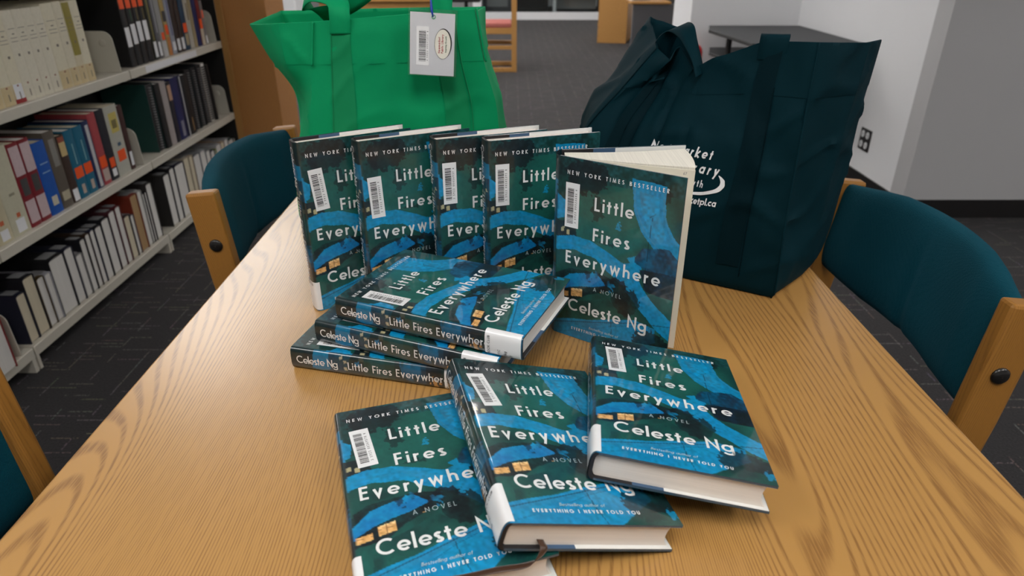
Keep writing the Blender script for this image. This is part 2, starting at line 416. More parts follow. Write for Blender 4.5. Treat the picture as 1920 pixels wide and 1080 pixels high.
def glyphs(h):
    """strokes by their centre lines, cap height 1; h = half the stroke"""
    X = .66; r = X/2; q = r-h
    bowl = lambda cx: arc(cx, r, q, q, 0, 360)
    st = lambda x, a=0, b=1: [(x, a), (x, b)]
    O = arc(.5, .5, .5-h, .5-h, 0, 360)
    g = {
    'A': ([[(h, 0), (.39, 1-h*.6), (.78-h, 0)], [(.19, .3), (.59, .3)]], .78),
    'B': ([st(h), [(h, 1-h), (.24, 1-h)]+arc(.26, .76, .2, .24-h, 90, -90)+[(h, .52)], [(.26, .52)]+arc(.29, .27, .24, .27-h, 90, -90)+[(h, h)]], .56),
    'C': ([arc(.5, .5, .5-h, .5-h, 48, 312)], .86),
    'D': ([st(h), [(h, 1-h), (.28, 1-h)]+arc(.3, .5, .46-h, .5-h, 90, -90)+[(h, h)]], .76),
    'E': ([st(h), [(h, 1-h), (.46, 1-h)], [(h, .53), (.43, .53)], [(h, h), (.46, h)]], .47),
    'F': ([st(h), [(h, 1-h), (.44, 1-h)], [(h, .50), (.42, .50)]], .45),
    'G': ([arc(.5, .5, .5-h, .5-h, 48, 360), [(1-h, .5), (.55, .5)]], 1.0),
    'H': ([st(h), st(.62), [(h, .52), (.62, .52)]], .62+h),
    'I': ([st(h)], 2*h),
    'K': ([st(h), [(.54, 1), (h+.02, .5), (.6, 0)]], .6),
    'L': ([[(h, 1), (h, h), (.43, h)]], .44),
    'M': ([[(h, 0), (h+.1, 1-h), (.46, .1), (.82-h, 1-h), (.92-h, 0)]], .92),
    'N': ([[(h, 0), (h, 1-h), (.70-h, h), (.70-h, 1)]], .70),
    'O': ([O], 1.0),
    'P': ([st(h), [(h, 1-h), (.24, 1-h)]+arc(.25, .72, .22, .28-h, 90, -90)+[(h, .44)]], .52),
    'R': ([st(h), [(h, 1-h), (.24, 1-h)]+arc(.25, .73, .22, .27-h, 90, -90)+[(h, .46)], [(.22, .46), (.52-h, 0)]], .53),
    'S': ([arc(.28, .74, .22-h*.5, .26-h, 35, 255, 12)+arc(.26, .26, .25-h*.5, .26-h, 75, -150, 12)], .52),
    'T': ([[(0, 1-h), (.5, 1-h)], st(.25)], .5),
    'U': ([[(h, 1), (h, .3)]+arc(.32, .3, .32-h, .3-h, 180, 360)+[(.64-h, 1)]], .64),
    'V': ([[(h, 1), (.35, h*.8), (.70-h, 1)]], .70),
    'W': ([[(h, 1), (.28, h*.8), (.5, .86), (.72, h*.8), (1-h, 1)]], 1.0),
    'Y': ([[(h, 1), (.32, .48), (.64-h, 1)], st(.32, 0, .48)], .64),
    'a': ([bowl(r), st(2*r-h, 0, X)], 2*r), 'b': ([bowl(r), st(h, 0, 1.04)], 2*r),
    'c': ([arc(r, r, q, q, 50, 310)], .54), 'd': ([bowl(r), st(2*r-h, 0, 1.04)], 2*r),
    'e': ([arc(r, r, q, q, -3, 316), ('thin', [(h*.8, r-.02), (2*r-h*.6, r-.02)])], 2*r-.02),
    'f': ([[(.16, 0), (.16, .85)]+arc(.30, .85, .14, .15-h*.4, 180, 90, 4), [(0, X-h), (.32, X-h)]], .32),
    'g': ([bowl(r), [(2*r-h, X), (2*r-h, -.10)]+arc(r, -.08, q, .24-h, 0, -160, 10)], 2*r),
    'h': ([st(h, 0, 1.04), [(h, .30)]+arc(.27, X-.27, .27-h, .27-h, 180, 0, 10)+[(.54-h, 0)]], .54),
    'i': ([st(h, 0, X), [(h, .80), (h, .80+2.2*h)]], 2*h),
    'k': ([st(h, 0, 1.04), [(.46, X), (h+.02, .30), (.5, 0)]], .5),
    'l': ([st(h, 0, 1.04)], 2*h),
    'm': ([st(h, 0, X)]+[[(x+h, .30)]+arc(x+.24, X-.24, .24-h, .24-h, 180, 0, 8)+[(x+.48-h, 0)] for x in (0, .48-2*h)], .96-2*h),
    'n': ([st(h, 0, X), [(h, .30)]+arc(.26, X-.26, .26-h, .26-h, 180, 0, 10)+[(.52-h, 0)]], .52),
    'o': ([bowl(r)], 2*r), 'p': ([bowl(r), st(h, -.3, X)], 2*r),
    'r': ([st(h, 0, X), [(h, .32)]+arc(.26, .36, .26-h, .26-h*.8, 170, 72, 6)], .33),
    's': ([arc(.21, X-.165, .165-h*.4, .165-h*.8, 30, 262, 10)+arc(.20, .165, .19-h*.4, .165-h*.8, 80, -150, 10)], .40),
    't': ([st(.17, 0, .88), [(0, X-h), (.34, X-h)]], .34),
    'u': ([[(h, X), (h, .26)]+arc(.26, .26, .26-h, .26-h, 180, 360, 10), st(.52-h, 0, X)], .52),
    'w': ([[(h, X), (.24, h*.8), (.42, X-.08), (.60, h*.8), (.84-h, X)]], .84),
    'v': ([[(h, X), (.27, h*.8), (.54-h, X)]], .54),
    'y': ([[(h, X), (.28, .06)], [(.56-h, X), (.17, -.30)]], .56),
    '.': ([[(h, 0), (h, 2*h)]], 2*h), ' ': ([], .32),
    '0': ([arc(.25, .5, .25-h, .5-h, 0, 360)], .5), '1': ([[(.08, .84), (.24, .95), (.24, 0)]], .36),
    '2': ([arc(.25, .72, .25-h, .28-h, 170, -20, 10)+[(h, h), (.5, h)]], .5), '3': ([arc(.23, .75, .2, .25-h, 150, -90, 10), arc(.23, .27, .24, .27-h, 90, -150, 10)], .48),
    '4': ([[(.4, 0), (.4, .95), (h, .26), (.52, .26)]], .52), '5': ([[(.45, 1-h), (.12, 1-h), (.08, .56)]+arc(.23, .32, .25-h*.5, .32-h, 110, -150, 10)], .5),
    '6': ([[(.36, 1), (.06, .4)], arc(.26, .28, .26-h, .28-h, 0, 360)], .52), '7': ([[(0, 1-h), (.46, 1-h), (.14, 0)]], .47),
    '8': ([arc(.25, .74, .21-h*.4, .26-h, 0, 360), arc(.25, .27, .25-h, .27-h, 0, 360)], .5), '9': ([[(.16, 0), (.46, .6)], arc(.26, .72, .26-h, .28-h, 0, 360)], .52),
    }
    return g

def strip(pts, hw):
    """polyline -> quads of half width hw with mitred joints"""
    P = [Vector(p) for p in pts]; closed = (P[0]-P[-1]).length < 1e-5
    if closed: P = P[:-1]
    n = len(P); L = []; Rr = []
    for i in range(n):
        a = P[i-1] if (i > 0 or closed) else None
        b = P[(i+1) % n] if (i < n-1 or closed) else None
        d1 = (P[i]-a).normalized() if a is not None else None
        d2 = (b-P[i]).normalized() if b is not None else None
        if d1 is None: d1 = d2
        if d2 is None: d2 = d1
        n1 = Vector((-d1.y, d1.x)); n2 = Vector((-d2.y, d2.x)); m = (n1+n2)
        if m.length < 1e-4: m = n1
        m.normalize(); k = hw/max(.35, m.dot(n1))
        L.append(P[i]+m*k); Rr.append(P[i]-m*k)
    Q = []
    for i in range(n if closed else n-1):
        j = (i+1) % n; Q.append((L[i], L[j], Rr[j], Rr[i]))
    return Q

def refine(line, d):
    out = [line[0]]
    for a, b in zip(line[:-1], line[1:]):
        k = max(1, math.ceil(math.hypot(b[0]-a[0], b[1]-a[1])/d)); out += [(a[0]+(b[0]-a[0])*i/k, a[1]+(b[1]-a[1])*i/k) for i in range(1, k+1)]
    return out

def text_quads(s, cap, wt=.14, track=.12, width=None, slant=0, sub=None):
    """list of 2-D quads of a line of lettering, origin at its left end on the baseline"""
    G = glyphs(wt/2)
    adv = sum(G[c][1] for c in s); gaps = len(s)-1
    if width is not None and gaps: track = (width/cap-adv)/gaps
    x = 0; out = []
    for c in s:
        for i, line in enumerate(G[c][0]):
            hw = wt/2
            if line[0] == 'thin': line = line[1]; hw *= .72
            if sub: line = refine(line, sub)
            for q in strip(line, hw):
                out.append((i, [((p.x+x+slant*p.y)*cap, p.y*cap) for p in q]))
        x += G[c][1]+track
    return out, (x-track)*cap

def put_text(mb, s, cap, fn, m=0, **kw):
    """fn maps text plane (x, y) -> 3-D point"""
    Q, wd = text_quads(s, cap, **kw)
    for i, q in Q:                                         # strokes lie a hair above one another so that they never share a plane
        pts = [Vector(fn(*p)) for p in q]
        x, y = q[0]; o = Vector(fn(x, y)); e = cap*.05
        nr = (Vector(fn(x+e, y))-o).cross(Vector(fn(x, y+e))-o)
        nr = nr.normalized() if nr.length > 1e-14 else Vector((0, 0, 0))
        mb.quad(*[p+nr*(.00008*i) for p in pts], m=m)
    return wd

# ------------------------------------------------------------------ table
t = empty('reading_table', (0.017, .62, 0), label='oak laminate reading table carrying the novels and both tote bags', cat='table')
MB().box((-.467, -.78, TZ-.034), (.467, .84, TZ)).build('tabletop', M['table'], t, bevel=.003)
for yy in (-.27, .38):
    MB().box((-.045, yy-.06, .05), (.045, yy+.06, TZ-.034)).build('pedestal', M['oakZ'], t, bevel=.004)
    MB().box((-.33, yy-.04, 0), (.33, yy+.04, .05)).build('foot_bar', M['oakZ'], t, bevel=.006)
    MB().box((-.36, yy-.03, TZ-.070), (.36, yy+.03, TZ-.0342)).build('bearer', M['oakZ'], t, bevel=.003)

# ------------------------------------------------------------------ upholstered chairs
def make_chair():
    """local: seat faces +x, back at -x, 0.48 wide in y"""
    root = empty('library_chair')
    hw = .24
    for sy in (-1, 1):
        # rear post: wide flat board, kinked above the seat
        prof = [(-.215, 0), (-.155, 0), (-.165, .45), (-.190, .62), (-.207, .805), (-.262, .800), (-.245, .62), (-.222, .45)]
        p = MB().prism([(a, b) for a, b in prof], 'y', min(sy*hw, sy*(hw+.028)), max(sy*hw, sy*(hw+.028))).build('rear_post', M['oakZ'], root, bevel=.005)
        for z, x in ((.700, -.222),):
            rows = []
            for k, (rr, dy) in enumerate(((.0125, 0), (.0125, .002), (.010, .004), (.005, .0052), (.0005, .0055))):
                rows.append([(x+rr*math.cos(2*PI*i/16), sy*(hw+.028+dy), z+rr*math.sin(2*PI*i/16)) for i in range(16)])
            b = MB(); b.grid(rows, cu=True); b.build('bolt', M['bolt'], p, smooth=True)
        MB().prism([(.185, 0), (.235, 0), (.232, .44), (.180, .44)], 'y', min(sy*hw, sy*(hw+.028)), max(sy*hw, sy*(hw+.028))).build('front_leg', M['oakZ'], root, bevel=.005)
        MB().box((-.17, min(sy*hw, sy*(hw+.026)), .36), (.185, max(sy*hw, sy*(hw+.026)), .43)).build('side_rail', M['oakZ'], root, bevel=.004)
    # seat cushion
    rows = []; n = 20
    for i in range(9):
        a = PI*i/8 - PI/2
        zz = .435 + .03*math.sin(a); off = .028*math.cos(a)
        ring = []
        for k in range(40):
            th = 2*PI*k/40; ex = 5
            cx = math.copysign(abs(math.cos(th))**(2/ex), math.cos(th)); cy = math.copysign(abs(math.sin(th))**(2/ex), math.sin(th))
            ring.append((.015+cx*(.185+off), cy*(.205+off), zz + (.012*(1-cx*cx)*(1-cy*cy) if i == 8 else 0)))
        rows.append(ring)
    s = MB(); s.grid(rows, cu=True); s.poly(rows[-1]); s.poly(list(reversed(rows[0]))); s.build('seat', M['teal'], root, smooth=True, angle=60)
    # curved padded back between the posts, with a vertical sewn crease in its middle
    rows = []; ns, nc = 48, 28
    for i in range(ns+1):
        u = i/ns; y = -hw + 2*hw*u
        bow = .042*math.sin(PI*u)**1.1
        crease = .005*math.exp(-((u-.5)/.022)**2)
        edge = 1 - .38*(1-min(1, u*7)) - .38*(1-min(1, (1-u)*7))
        ring = []
        for k in range(nc):
            th = 2*PI*k/nc; ex = 3.2
            cx = math.copysign(abs(math.cos(th))**(2/ex), math.cos(th)); cz = math.copysign(abs(math.sin(th))**(2/ex), math.sin(th))
            thick = .026*edge
            z = .712 + (.086+.014*min(1, 4*u, 4*(1-u)))*cz
            lean = -.10*(z-.716)
            pucker = .003*math.sin(z*40+u*9)*(1-edge+.1)
            x = -.226 - bow + lean + cx*thick + (-crease*max(0, min(1, .9-cz)) if cx > 0 else 0) + pucker
            ring.append((x, y, z + .005*math.sin(PI*u)*(1 if cz > 0 else 0)))
        rows.append(ring)
    b = MB(); b.grid(rows, cu=True); b.poly(list(reversed(rows[0]))); b.poly(rows[-1])
    b.build('backrest', M['teal'], root, smooth=True, angle=70)
    return root

ch = make_chair()
ch.location = (-.337, 1.458, 0)
tag(ch, 'oak chair with teal curved back beside the green tote and the bookshelves', 'chair', 'teal chairs at the reading table')
c2 = copy_tree(ch); c2.location = (.420, 1.02, 0); c2.rotation_euler = (0, 0, PI)
c2['label'] = 'oak chair with teal padded back beside the navy tote, in front of the grey wall'
c3 = copy_tree(ch); c3.location = (-.345, .355, 0)
c3['label'] = 'oak chair of which only one rear post shows, at the near corner of the table'

# ------------------------------------------------------------------ tote bags
def vnoise(x, y, z, seed=0):
    from mathutils import noise
    return noise.noise(Vector((x+seed*13.7, y-seed*7.1, z+seed*3.3)))

class Bag:
    """closed wall of cloth lofted through rings of corner points (bottom ring first); edge k runs from corner k to k+1"""
    def __init__(s, rings, ts, noise_amp=.004, seed=1, freq=14):
        s.rings = [[Vector(p) for p in r] for r in rings]; s.ts = ts; s.K = len(rings[0]); s.amp = noise_amp; s.seed = seed; s.freq = freq; s.crease = 5.5
    def corner(s, k, t):
        k %= s.K; ts = s.ts; n = len(ts); i = 0
        while i < n-2 and t > ts[i+1]: i += 1
        u = (t-ts[i])/(ts[i+1]-ts[i]); p1, p2 = s.rings[i][k], s.rings[i+1][k]
        p0 = s.rings[i-1][k] if i > 0 else p1*2-p2
        p3 = s.rings[i+2][k] if i+2 < n else p2*2-p1
        h = ts[i+1]-ts[i]
        m1 = (p2-p0)/((ts[i+1]-ts[i-1]) if i > 0 else 2*h)*h
        m2 = (p3-p1)/((ts[i+2]-ts[i]) if i+2 < n else 2*h)*h
        u2, u3 = u*u, u*u*u
        return p1*(2*u3-3*u2+1)+m1*(u3-2*u2+u)+p2*(-2*u3+3*u2)+m2*(u3-u2)
    def raw(s, k, u, t):
        return s.corner(k, t).lerp(s.corner(k+1, t), u)
    def P(s, k, u, t, off=0.0):
        if u < 0: k -= 1; u += 1
        p = s.raw(k, u, t); e = 1e-3
        du = s.raw(k, min(1, u+e), t)-s.raw(k, max(0, u-e), t); dt = s.raw(k, u, min(1, t+e))-s.raw(k, u, max(0, t-e))
        nr = du.cross(dt); nr = nr.normalized() if nr.length > 1e-12 else Vector((0, -1, 0))
        f = s.freq; w = min(1, u*8, (1-u)*8)*min(1, t*6)
        # long soft creases pulled across the cloth plus a finer crumple
        d = vnoise(p.x*f*.5, p.y*f*.5, p.z*f*.35, s.seed)*1.2 + vnoise(p.x*f*1.6+p.z*f, p.y*f, p.z*f*.7, s.seed+3)*.55
        cr = abs(vnoise(p.x*f*.9-p.z*f*.6, p.y*f*.9, p.z*f*.8, s.seed+5)); d += max(0, .11-cr)*s.crease
        return p+nr*(s.amp*d*w+off)
    def shell(s, nu, nt):
        mb = MB(); rows = []
        for j in range(nt+1):
            t = j/nt; rows.append([s.P(k, i/nu[k], t) for k in range(s.K) for i in range(nu[k])])
        mb.grid(rows, cu=True); mb.poly(list(reversed(rows[0])))
        return mb
    def patch(s, k, u0, u1, t0, t1, off, nu=8, nt=24, curve=None):
        rows = []
        for j in range(nt+1):
            t = t0+(t1-t0)*j/nt; a, b = (u0, u1) if curve is None else curve(t)
            rows.append([s.P(k, a+(b-a)*i/nu, t, off) for i in range(nu+1)])
        return rows

def ribbon(mb, path, sides, m=0):
    """cloth band: centre points with a side vector for its half width at each of them, smoothed"""
    P = [Vector(p) for p in path]; S = [Vector(q) for q in sides]; rows = []
    n = len(P)
    def cr(A, i, u):
        p0, p1, p2, p3 = A[max(i-1, 0)], A[i], A[i+1], A[min(i+2, n-1)]
        return .5*((2*p1)+(p2-p0)*u+(2*p0-5*p1+4*p2-p3)*u*u+(3*p1-p0-3*p2+p3)*u**3)
    for i in range(n-1):
        for k in range(8 if i < n-2 else 9):
            c = cr(P, i, k/8); d = cr(S, i, k/8)
            rows.append([c-d, c-d*.35, c+d*.35, c+d])
    mb.grid(rows, m); return mb

def z_(p, dz=TZ): return (p[0], p[1], p[2]+dz)

# --- green tote. corners: front-left, front-right, right pleat, back-right, back-left, left pleat tip, inner pleat fold
G_rings = [
    [(-.365,1.165,.002), (-.035,1.190,.002), (-.010,1.29,.002), (-.03,1.395,.002), (-.385,1.385,.002), (-.400,1.285,.002), (-.398,1.215,.002)],
    [(-.362,1.160,.010), (-.030,1.185,.010), (-.006,1.29,.010), (-.03,1.40,.010), (-.390,1.39,.010), (-.406,1.285,.010), (-.402,1.215,.010)],
    [(-.352,1.158,.110), (-.022,1.182,.110), (-.004,1.29,.110), (-.04,1.40,.110), (-.392,1.39,.110), (-.404,1.290,.110), (-.392,1.205,.110)],
    [(-.338,1.162,.220), (-.026,1.178,.220), (-.022,1.275,.220), (-.045,1.39,.220), (-.398,1.38,.220), (-.400,1.290,.220), (-.368,1.225,.220)],
    [(-.328,1.166,.290), (-.046,1.174,.295), (-.045,1.265,.290), (-.05,1.38,.300), (-.415,1.37,.285), (-.428,1.268,.285), (-.376,1.186,.288)],
    [(-.318,1.168,.358), (-.060,1.170,.377), (-.066,1.268,.362), (-.050,1.37,.366), (-.430,1.365,.359), (-.453,1.258,.346), (-.380,1.184,.354)],
]
gb = Bag(G_rings, [0, .03, .3, .6, .8, 1.0], .0052, 2, 11)
tote = empty('tote_bag', (0, 0, TZ), label='bright green cloth tote bag with a white library tag', cat='bag', group='library tote bags')
gs = gb.shell([26, 8, 9, 24, 8, 8, 8], 48).build('bag_body', M['green'], tote, smooth=True, angle=55, solid=.0012)
hem = MB()
for k in range(7): hem.grid(gb.patch(k, 0, 1, .805, .998, .0007, 12, 8))
hem.build('hem', M['green'], gs, smooth=True, angle=50)
for (a, b, c, d) in ((.125, .265, .105, .225), (.70, .835, .735, .86)):
    MB().grid(gb.patch(0, 0, 1, .12, 1.0, .0016, 6, 40, curve=lambda t: (a+(c-a)*t, b+(d-b)*t))).build('strap_band', M['green_strap'], gs, smooth=True)
# stitched piping along the front seams
for k, tt in ((0, .80), (1, .80)):
    MB().tube([gb.P(k, 0, tt+(1-tt)*i/24, .0035) for i in range(25)], .0017, 8).build('piping', M['green'], gs, smooth=True)
for a, b in ((.112, .128), (.872, .855)):
    MB().tube([gb.P(0, b+(a-b)*i/40, .10+.86*i/40, .0018) for i in range(41)], .0009, 6).build('seam', M['green_in'], gs, smooth=True)
# front and back carrying handles
rimL = gb.P(0, .165, .99, .004); rimR = gb.P(0, .80, .99, .004)
hm = MB()
ribbon(hm, [rimL+Vector((0, 0, -.018)), rimL+Vector((.002, -.002, .012)), rimL+Vector((-.004, .012, .030)), rimL+Vector((-.045, .045, .040)), rimL+Vector((-.072, .070, .026)), rimL+Vector((-.050, .085, .004)), rimL+Vector((-.01, .075, .014)), rimL+Vector((.035, .060, .042)), rimL+Vector((.085, .045, .085)), rimL+Vector((.14, .02, .105)), rimR+Vector((-.02, .02, .085)), rimR+Vector((0, .004, .045)), rimR+Vector((0, -.001, .01)), rimR+Vector((0, 0, -.02))],
       [(.0165, 0, 0), (.0165, 0, 0), (.015, .006, .004), (.008, .010, .012), (.002, .010, .014), (.004, .010, -.012), (.010, .006, -.010), (.010, .002, -.012), (.010, .004, -.012), (.006, .012, -.008), (.012, .010, -.002), (.0165, .004, 0), (.0165, 0, 0), (.0165, 0, 0)])
hm.build('handle', M['green'], tote, smooth=True, solid=.0014)
bL = gb.P(3, .72, .99, -.004); bR = gb.P(3, .24, .99, -.004)
hm = MB()
ribbon(hm, [bL+Vector((0, 0, -.03)), bL+Vector((0, 0, .02)), bL+Vector((.03, -.02, .07)), bL+Vector((.09, -.03, .10)), bR+Vector((-.05, -.03, .095)), bR+Vector((-.012, -.03, .06)), bR+Vector((.004, -.01, .02)), bR+Vector((0, 0, -.03))],
       [(.010, .008, 0), (.008, .010, 0), (.007, .012, -.002), (.004, .014, 0), (.004, .014, .002), (.008, .012, .002), (.013, .006, 0), (.0165, 0, 0)])
hm.build('handle', M['green_in'], tote, smooth=True, solid=.0014)
tote.location = (0, 0, TZ)

# hang tag in its clear sleeve on a blue cord
tg = empty('hang_tag', (-.1245, 1.138, TZ+.329), (R(-7), R(3.5), R(2)), label='white barcoded library tag in a clear sleeve, hanging from the green tote', cat='tag')
MB().box((-.0395, 0, -.050), (.0370, .0012, .050)).build('sleeve', M['clear'], tg)
cd = MB().box((-.0365, .0003, -.0485), (.0335, .0010, .0445)).build('card', M['card'], tg)
tp = lambda x, y, o=-.0002: Vector((x, o, y))
MB().box((-.0265, -.0001, -.034), (-.0065, .0003, .024)).build('barcode_label', M['sticker'], cd)
bars = MB(); yy = -.028; rng = random.Random(3)
while yy < .018:
    w_ = rng.choice([.0004, .0004, .0008, .0012]); bars.quad(tp(-.0225, yy), tp(-.0115, yy), tp(-.0115, yy+w_), tp(-.0225, yy+w_)); yy += w_+rng.choice([.0004, .0006, .001])
vt = lambda x0, y0: (lambda x, y: tp(x0-y, y0+x, -.0004))
put_text(bars, '3 5923 00571459 8', .0022, vt(-.0080, -.027), wt=.16, width=.044)
bars.build('barcode', M['ink'], cd)
ov = MB(); ov.poly([tp(.0150+.0125*math.cos(a*PI/24), -.001+.022*math.sin(a*PI/24), -.0001) for a in range(48)]); ov.build('logo_oval', M['cream_oval'], cd)
ol = MB()
for a in range(48):
    w0 = .0005 + .0016*max(0, math.cos((a-4)*PI/24)); w1 = .0005 + .0016*max(0, math.cos((a+1-4)*PI/24))
    f = lambda a, w: tp(.0150+(.0125+w)*math.cos(a*PI/24), -.001+(.022+w)*math.sin(a*PI/24), -.0003)
    ol.quad(f(a, 0), f(a+1, 0), f(a+1, w1), f(a, w0))
ol.build('logo_outline', M['ink'], cd)
tx = MB(); put_text(tx, 'Newmarket', .0034, vt(.0110, -.0145), wt=.17, width=.024); put_text(tx, 'Public Library', .0034, vt(.0160, -.0145), wt=.17, width=.028); tx.build('logo_name', M['red_ink'], cd)
tx = MB(); put_text(tx, 'Inspiring Growth', .0024, vt(.0210, -.0130), wt=.16, width=.024); tx.build('logo_motto', M['green_ink'], cd)
rows = [[tp(.0+rr*math.cos(a*PI/8), .0385+rr*math.sin(a*PI/8), -.0006) for a in range(16)] for rr in (.0022, .0032)]
e = MB(); e.grid(rows, cu=True); e.build('eyelet', M['green'], cd)
cdm = MB().tube([(-.001, .0006, .0385), (-.002, -.0022, .043), (-.0035, -.001, .050), (-.005, .004, .062), (-.008, .012, .085)], [.0009, .0013, .0022, .0014, .0009], 8)
cdm.tube([(0, .0012, .0385), (-.0015, .003, .044), (-.0035, .0, .050)], .001, 8); cdm.build('cord', M['cord'], tg, smooth=True)

# --- navy tote: slumped to one side, its near rim folded in a zigzag
def _ring(FL, FD, FM, FR, RP, BR, BM, BS, BL, Z=None, dent=0.0):
    FL, FD = Vector(FL), Vector(FD)
    Z = Z or [FL.lerp(FD, i/4)+Vector((dent*.4, dent, 0))*math.sin(PI*i/4) for i in (1, 2, 3)]
    return [FL, *Z, FD, FM, FR, RP, BR, BM, BS, BL]
N_rings = [
    _ring((.085,1.075,.002), (.230,.985,.002), (.306,.941,.002), (.382,.897,.002), (.450,.965,.002), (.512,1.050,.002), (.370,1.142,.002), (.225,1.235,.002), (.152,1.155,.002)),
    _ring((.080,1.075,.012), (.230,.981,.012), (.307,.936,.012), (.384,.892,.012), (.455,.962,.012), (.518,1.050,.012), (.372,1.145,.012), (.222,1.240,.012), (.148,1.157,.012)),
    _ring((.086,1.076,.120), (.235,.978,.110), (.309,.936,.110), (.384,.900,.110), (.462,.960,.110), (.528,1.060,.110), (.378,1.150,.100), (.220,1.245,.120), (.138,1.165,.120)),
    _ring((.118,1.084,.205), (.255,.988,.215), (.322,.946,.212), (.388,.912,.210), (.470,.965,.210), (.536,1.066,.210), (.385,1.150,.180), (.222,1.250,.215), (.132,1.170,.212), dent=.006),
    _ring((.172,1.088,.270), (.268,1.014,.272), (.330,.962,.284), (.392,.922,.285), (.480,.975,.280), (.546,1.075,.276), (.352,1.145,.232), (.240,1.240,.283), (.180,1.190,.290), dent=.022),
    _ring((.222,1.094,.327), (.280,1.020,.319), (.340,.968,.352), (.396,.930,.355), (.490,.985,.348), (.553,1.080,.341), (.315,1.140,.284), (.276,1.215,.346), (.231,1.225,.361),
          Z=[Vector((.234, 1.052, .315)), Vector((.250, 1.066, .333)), Vector((.263, 1.030, .306))]),
]
nb = Bag(N_rings, [0, .035, .33, .6, .8, 1.0], .0095, 5, 11)
ntote = empty('tote_bag', (0, 0, TZ), label='dark navy teal cloth tote bag with white library lettering, slumped at one side', cat='bag', group='library tote bags')
ns_ = nb.shell([6, 6, 6, 6, 10, 10, 10, 10, 16, 14, 8, 12], 52).build('bag_body', M['navy'], ntote, smooth=True, angle=50, solid=.0012)
hem = MB()
for k in range(12): hem.grid(nb.patch(k, 0, 1, .80, .998, .0007, 8, 8))
hem.build('hem', M['navy'], ns_, smooth=True, angle=50)
for k, c0, c1 in ((5, (-.02, .36), (.02, .40)), (1, (.0, 1.0), (.2, 1.0))):
    MB().grid(nb.patch(k, 0, 1, .12, 1.0, .0016, 6, 44, curve=lambda t: (c0[0]+(c1[0]-c0[0])*t, c0[1]+(c1[1]-c0[1])*t))).build('strap_band', M['navy_strap'], ns_, smooth=True)
MB().tube([nb.P(6, 0, i/40, .0012) for i in range(41)], .0016, 8).build('piping', M['navy'], ns_, smooth=True)
MB().tube([nb.P(0, 0, i/40, .0015) for i in range(41)], .0012, 8).build('piping', M['navy_strap'], ns_, smooth=True)
for k, a in ((5, .40), (1, .62)):
    MB().tube([nb.P(k, a, .08+.75*i/40, .0020) for i in range(41)], .0008, 6).build('seam', M['navy_in'], ns_, smooth=True)
hm = MB()
ribbon(hm, [(.228, 1.135, .285), (.234, 1.120, .322), (.240, 1.110, .343), (.249, 1.098, .357), (.257, 1.070, .354), (.262, 1.048, .338), (.268, 1.030, .318), (.271, 1.016, .300)],
       [(.014, -.004, -.002), (.014, -.004, 0), (.014, -.003, .002), (.013, -.001, .006), (.011, .002, .008), (.009, .006, .005), (.008, .008, .002), (.008, .008, .002)])
hm.build('handle', M['navy'], ntote, smooth=True, solid=.0014)
fr_ = nb.P(5, .20, .985, .003); hm = MB()
ribbon(hm, [fr_+Vector((0, 0, -.02)), fr_+Vector((0, 0, .004)), fr_+Vector((.003, .006, .013)), fr_+Vector((.012, .030, .008)), fr_+Vector((.02, .06, -.01)), fr_+Vector((.02, .09, -.05))],
       [(.016, -.010, 0)]*3+[(.015, -.009, .002), (.014, -.008, 0), (.014, -.008, 0)])
hm.build('handle', M['navy'], ntote, smooth=True, solid=.0014)
# white printed lettering wrapped on the front panel (two halves share the fold at the dent)
def front(x, z, off=.0016):
    """x metres along the front from its left end, z metres up from the table"""
    t = z/.345; wL = .17
    # find the edge and fraction by walking the lower length
    if x <= wL:
        q = max(0, min(.9999, x/wL))*4; return nb.P(int(q), q-int(q), t, off)
    q = min(.9999, (x-wL)/.175)*2; return nb.P(4+int(q), q-int(q), t, off)
pr = MB()
def on_front(x0, z0, skew=0): return lambda x, y: front(x0+x, z0+y+skew*x)
put_text(pr, 'Newmarket', .0128, on_front(.1200, .186), wt=.18, slant=.18, width=.0975, sub=.3)
put_text(pr, 'Public Library', .0132, on_front(.0880, .1675), wt=.18, slant=.18, width=.145, sub=.3)
put_text(pr, 'Inspiring Growth', .0088, on_front(.112, .1505), wt=.17, width=.1035, sub=.3)
put_text(pr, 'newmarketpl.ca', .0092, on_front(.163, .1285), wt=.17, width=.0785, sub=.3)
n = 48
SW = [(.095, .133, .0005), (.150, .137, .0010), (.2045, .1415, .0018), (.232, .1475, .0024), (.2415, .154, .0036), (.2425, .160, .0034), (.239, .165, .0018), (.2345, .1685, .0004)]
def sw(i, sd):                                             # the swoosh under the motto
    f = i/n*(len(SW)-1); k = min(int(f), len(SW)-2); u = f-k
    p = [SW[max(0, min(len(SW)-1, k+j))] for j in (-1, 0, 1, 2)]
    cr = lambda q: .5*(2*p[1][q]+(p[2][q]-p[0][q])*u+(2*p[0][q]-5*p[1][q]+4*p[2][q]-p[3][q])*u*u+(3*p[1][q]-p[0][q]-3*p[2][q]+p[3][q])*u**3)
    dx = p[2][0]-p[1][0]; dz = p[2][1]-p[1][1]; L_ = math.hypot(dx, dz)
    return front(cr(0)-dz/L_*sd*cr(2), cr(1)+dx/L_*sd*cr(2))
for i in range(n): pr.quad(sw(i, -1), sw(i+1, -1), sw(i+1, 1), sw(i, 1))
pr.build('lettering', M['print'], ns_)

def recentre(root):
    """move an Empty to the middle of its thing's base (meshes carry identity transforms)"""
    obs = [o for o in root.children_recursive if o.type == 'MESH']
    co = np.array([v.co for o in obs for v in o.data.vertices])
    c = Vector(((co[:, 0].min()+co[:, 0].max())/2, (co[:, 1].min()+co[:, 1].max())/2, 0))
    for o in obs: o.data.transform(Matrix.Translation(-c))
    root.location = root.location + c
recentre(tote); recentre(ntote)

# ------------------------------------------------------------------ the hardcover novel
BW, BH, BT = .1600, .2420, .0290           # width, height, thickness
BRD = .0026                                # board thickness

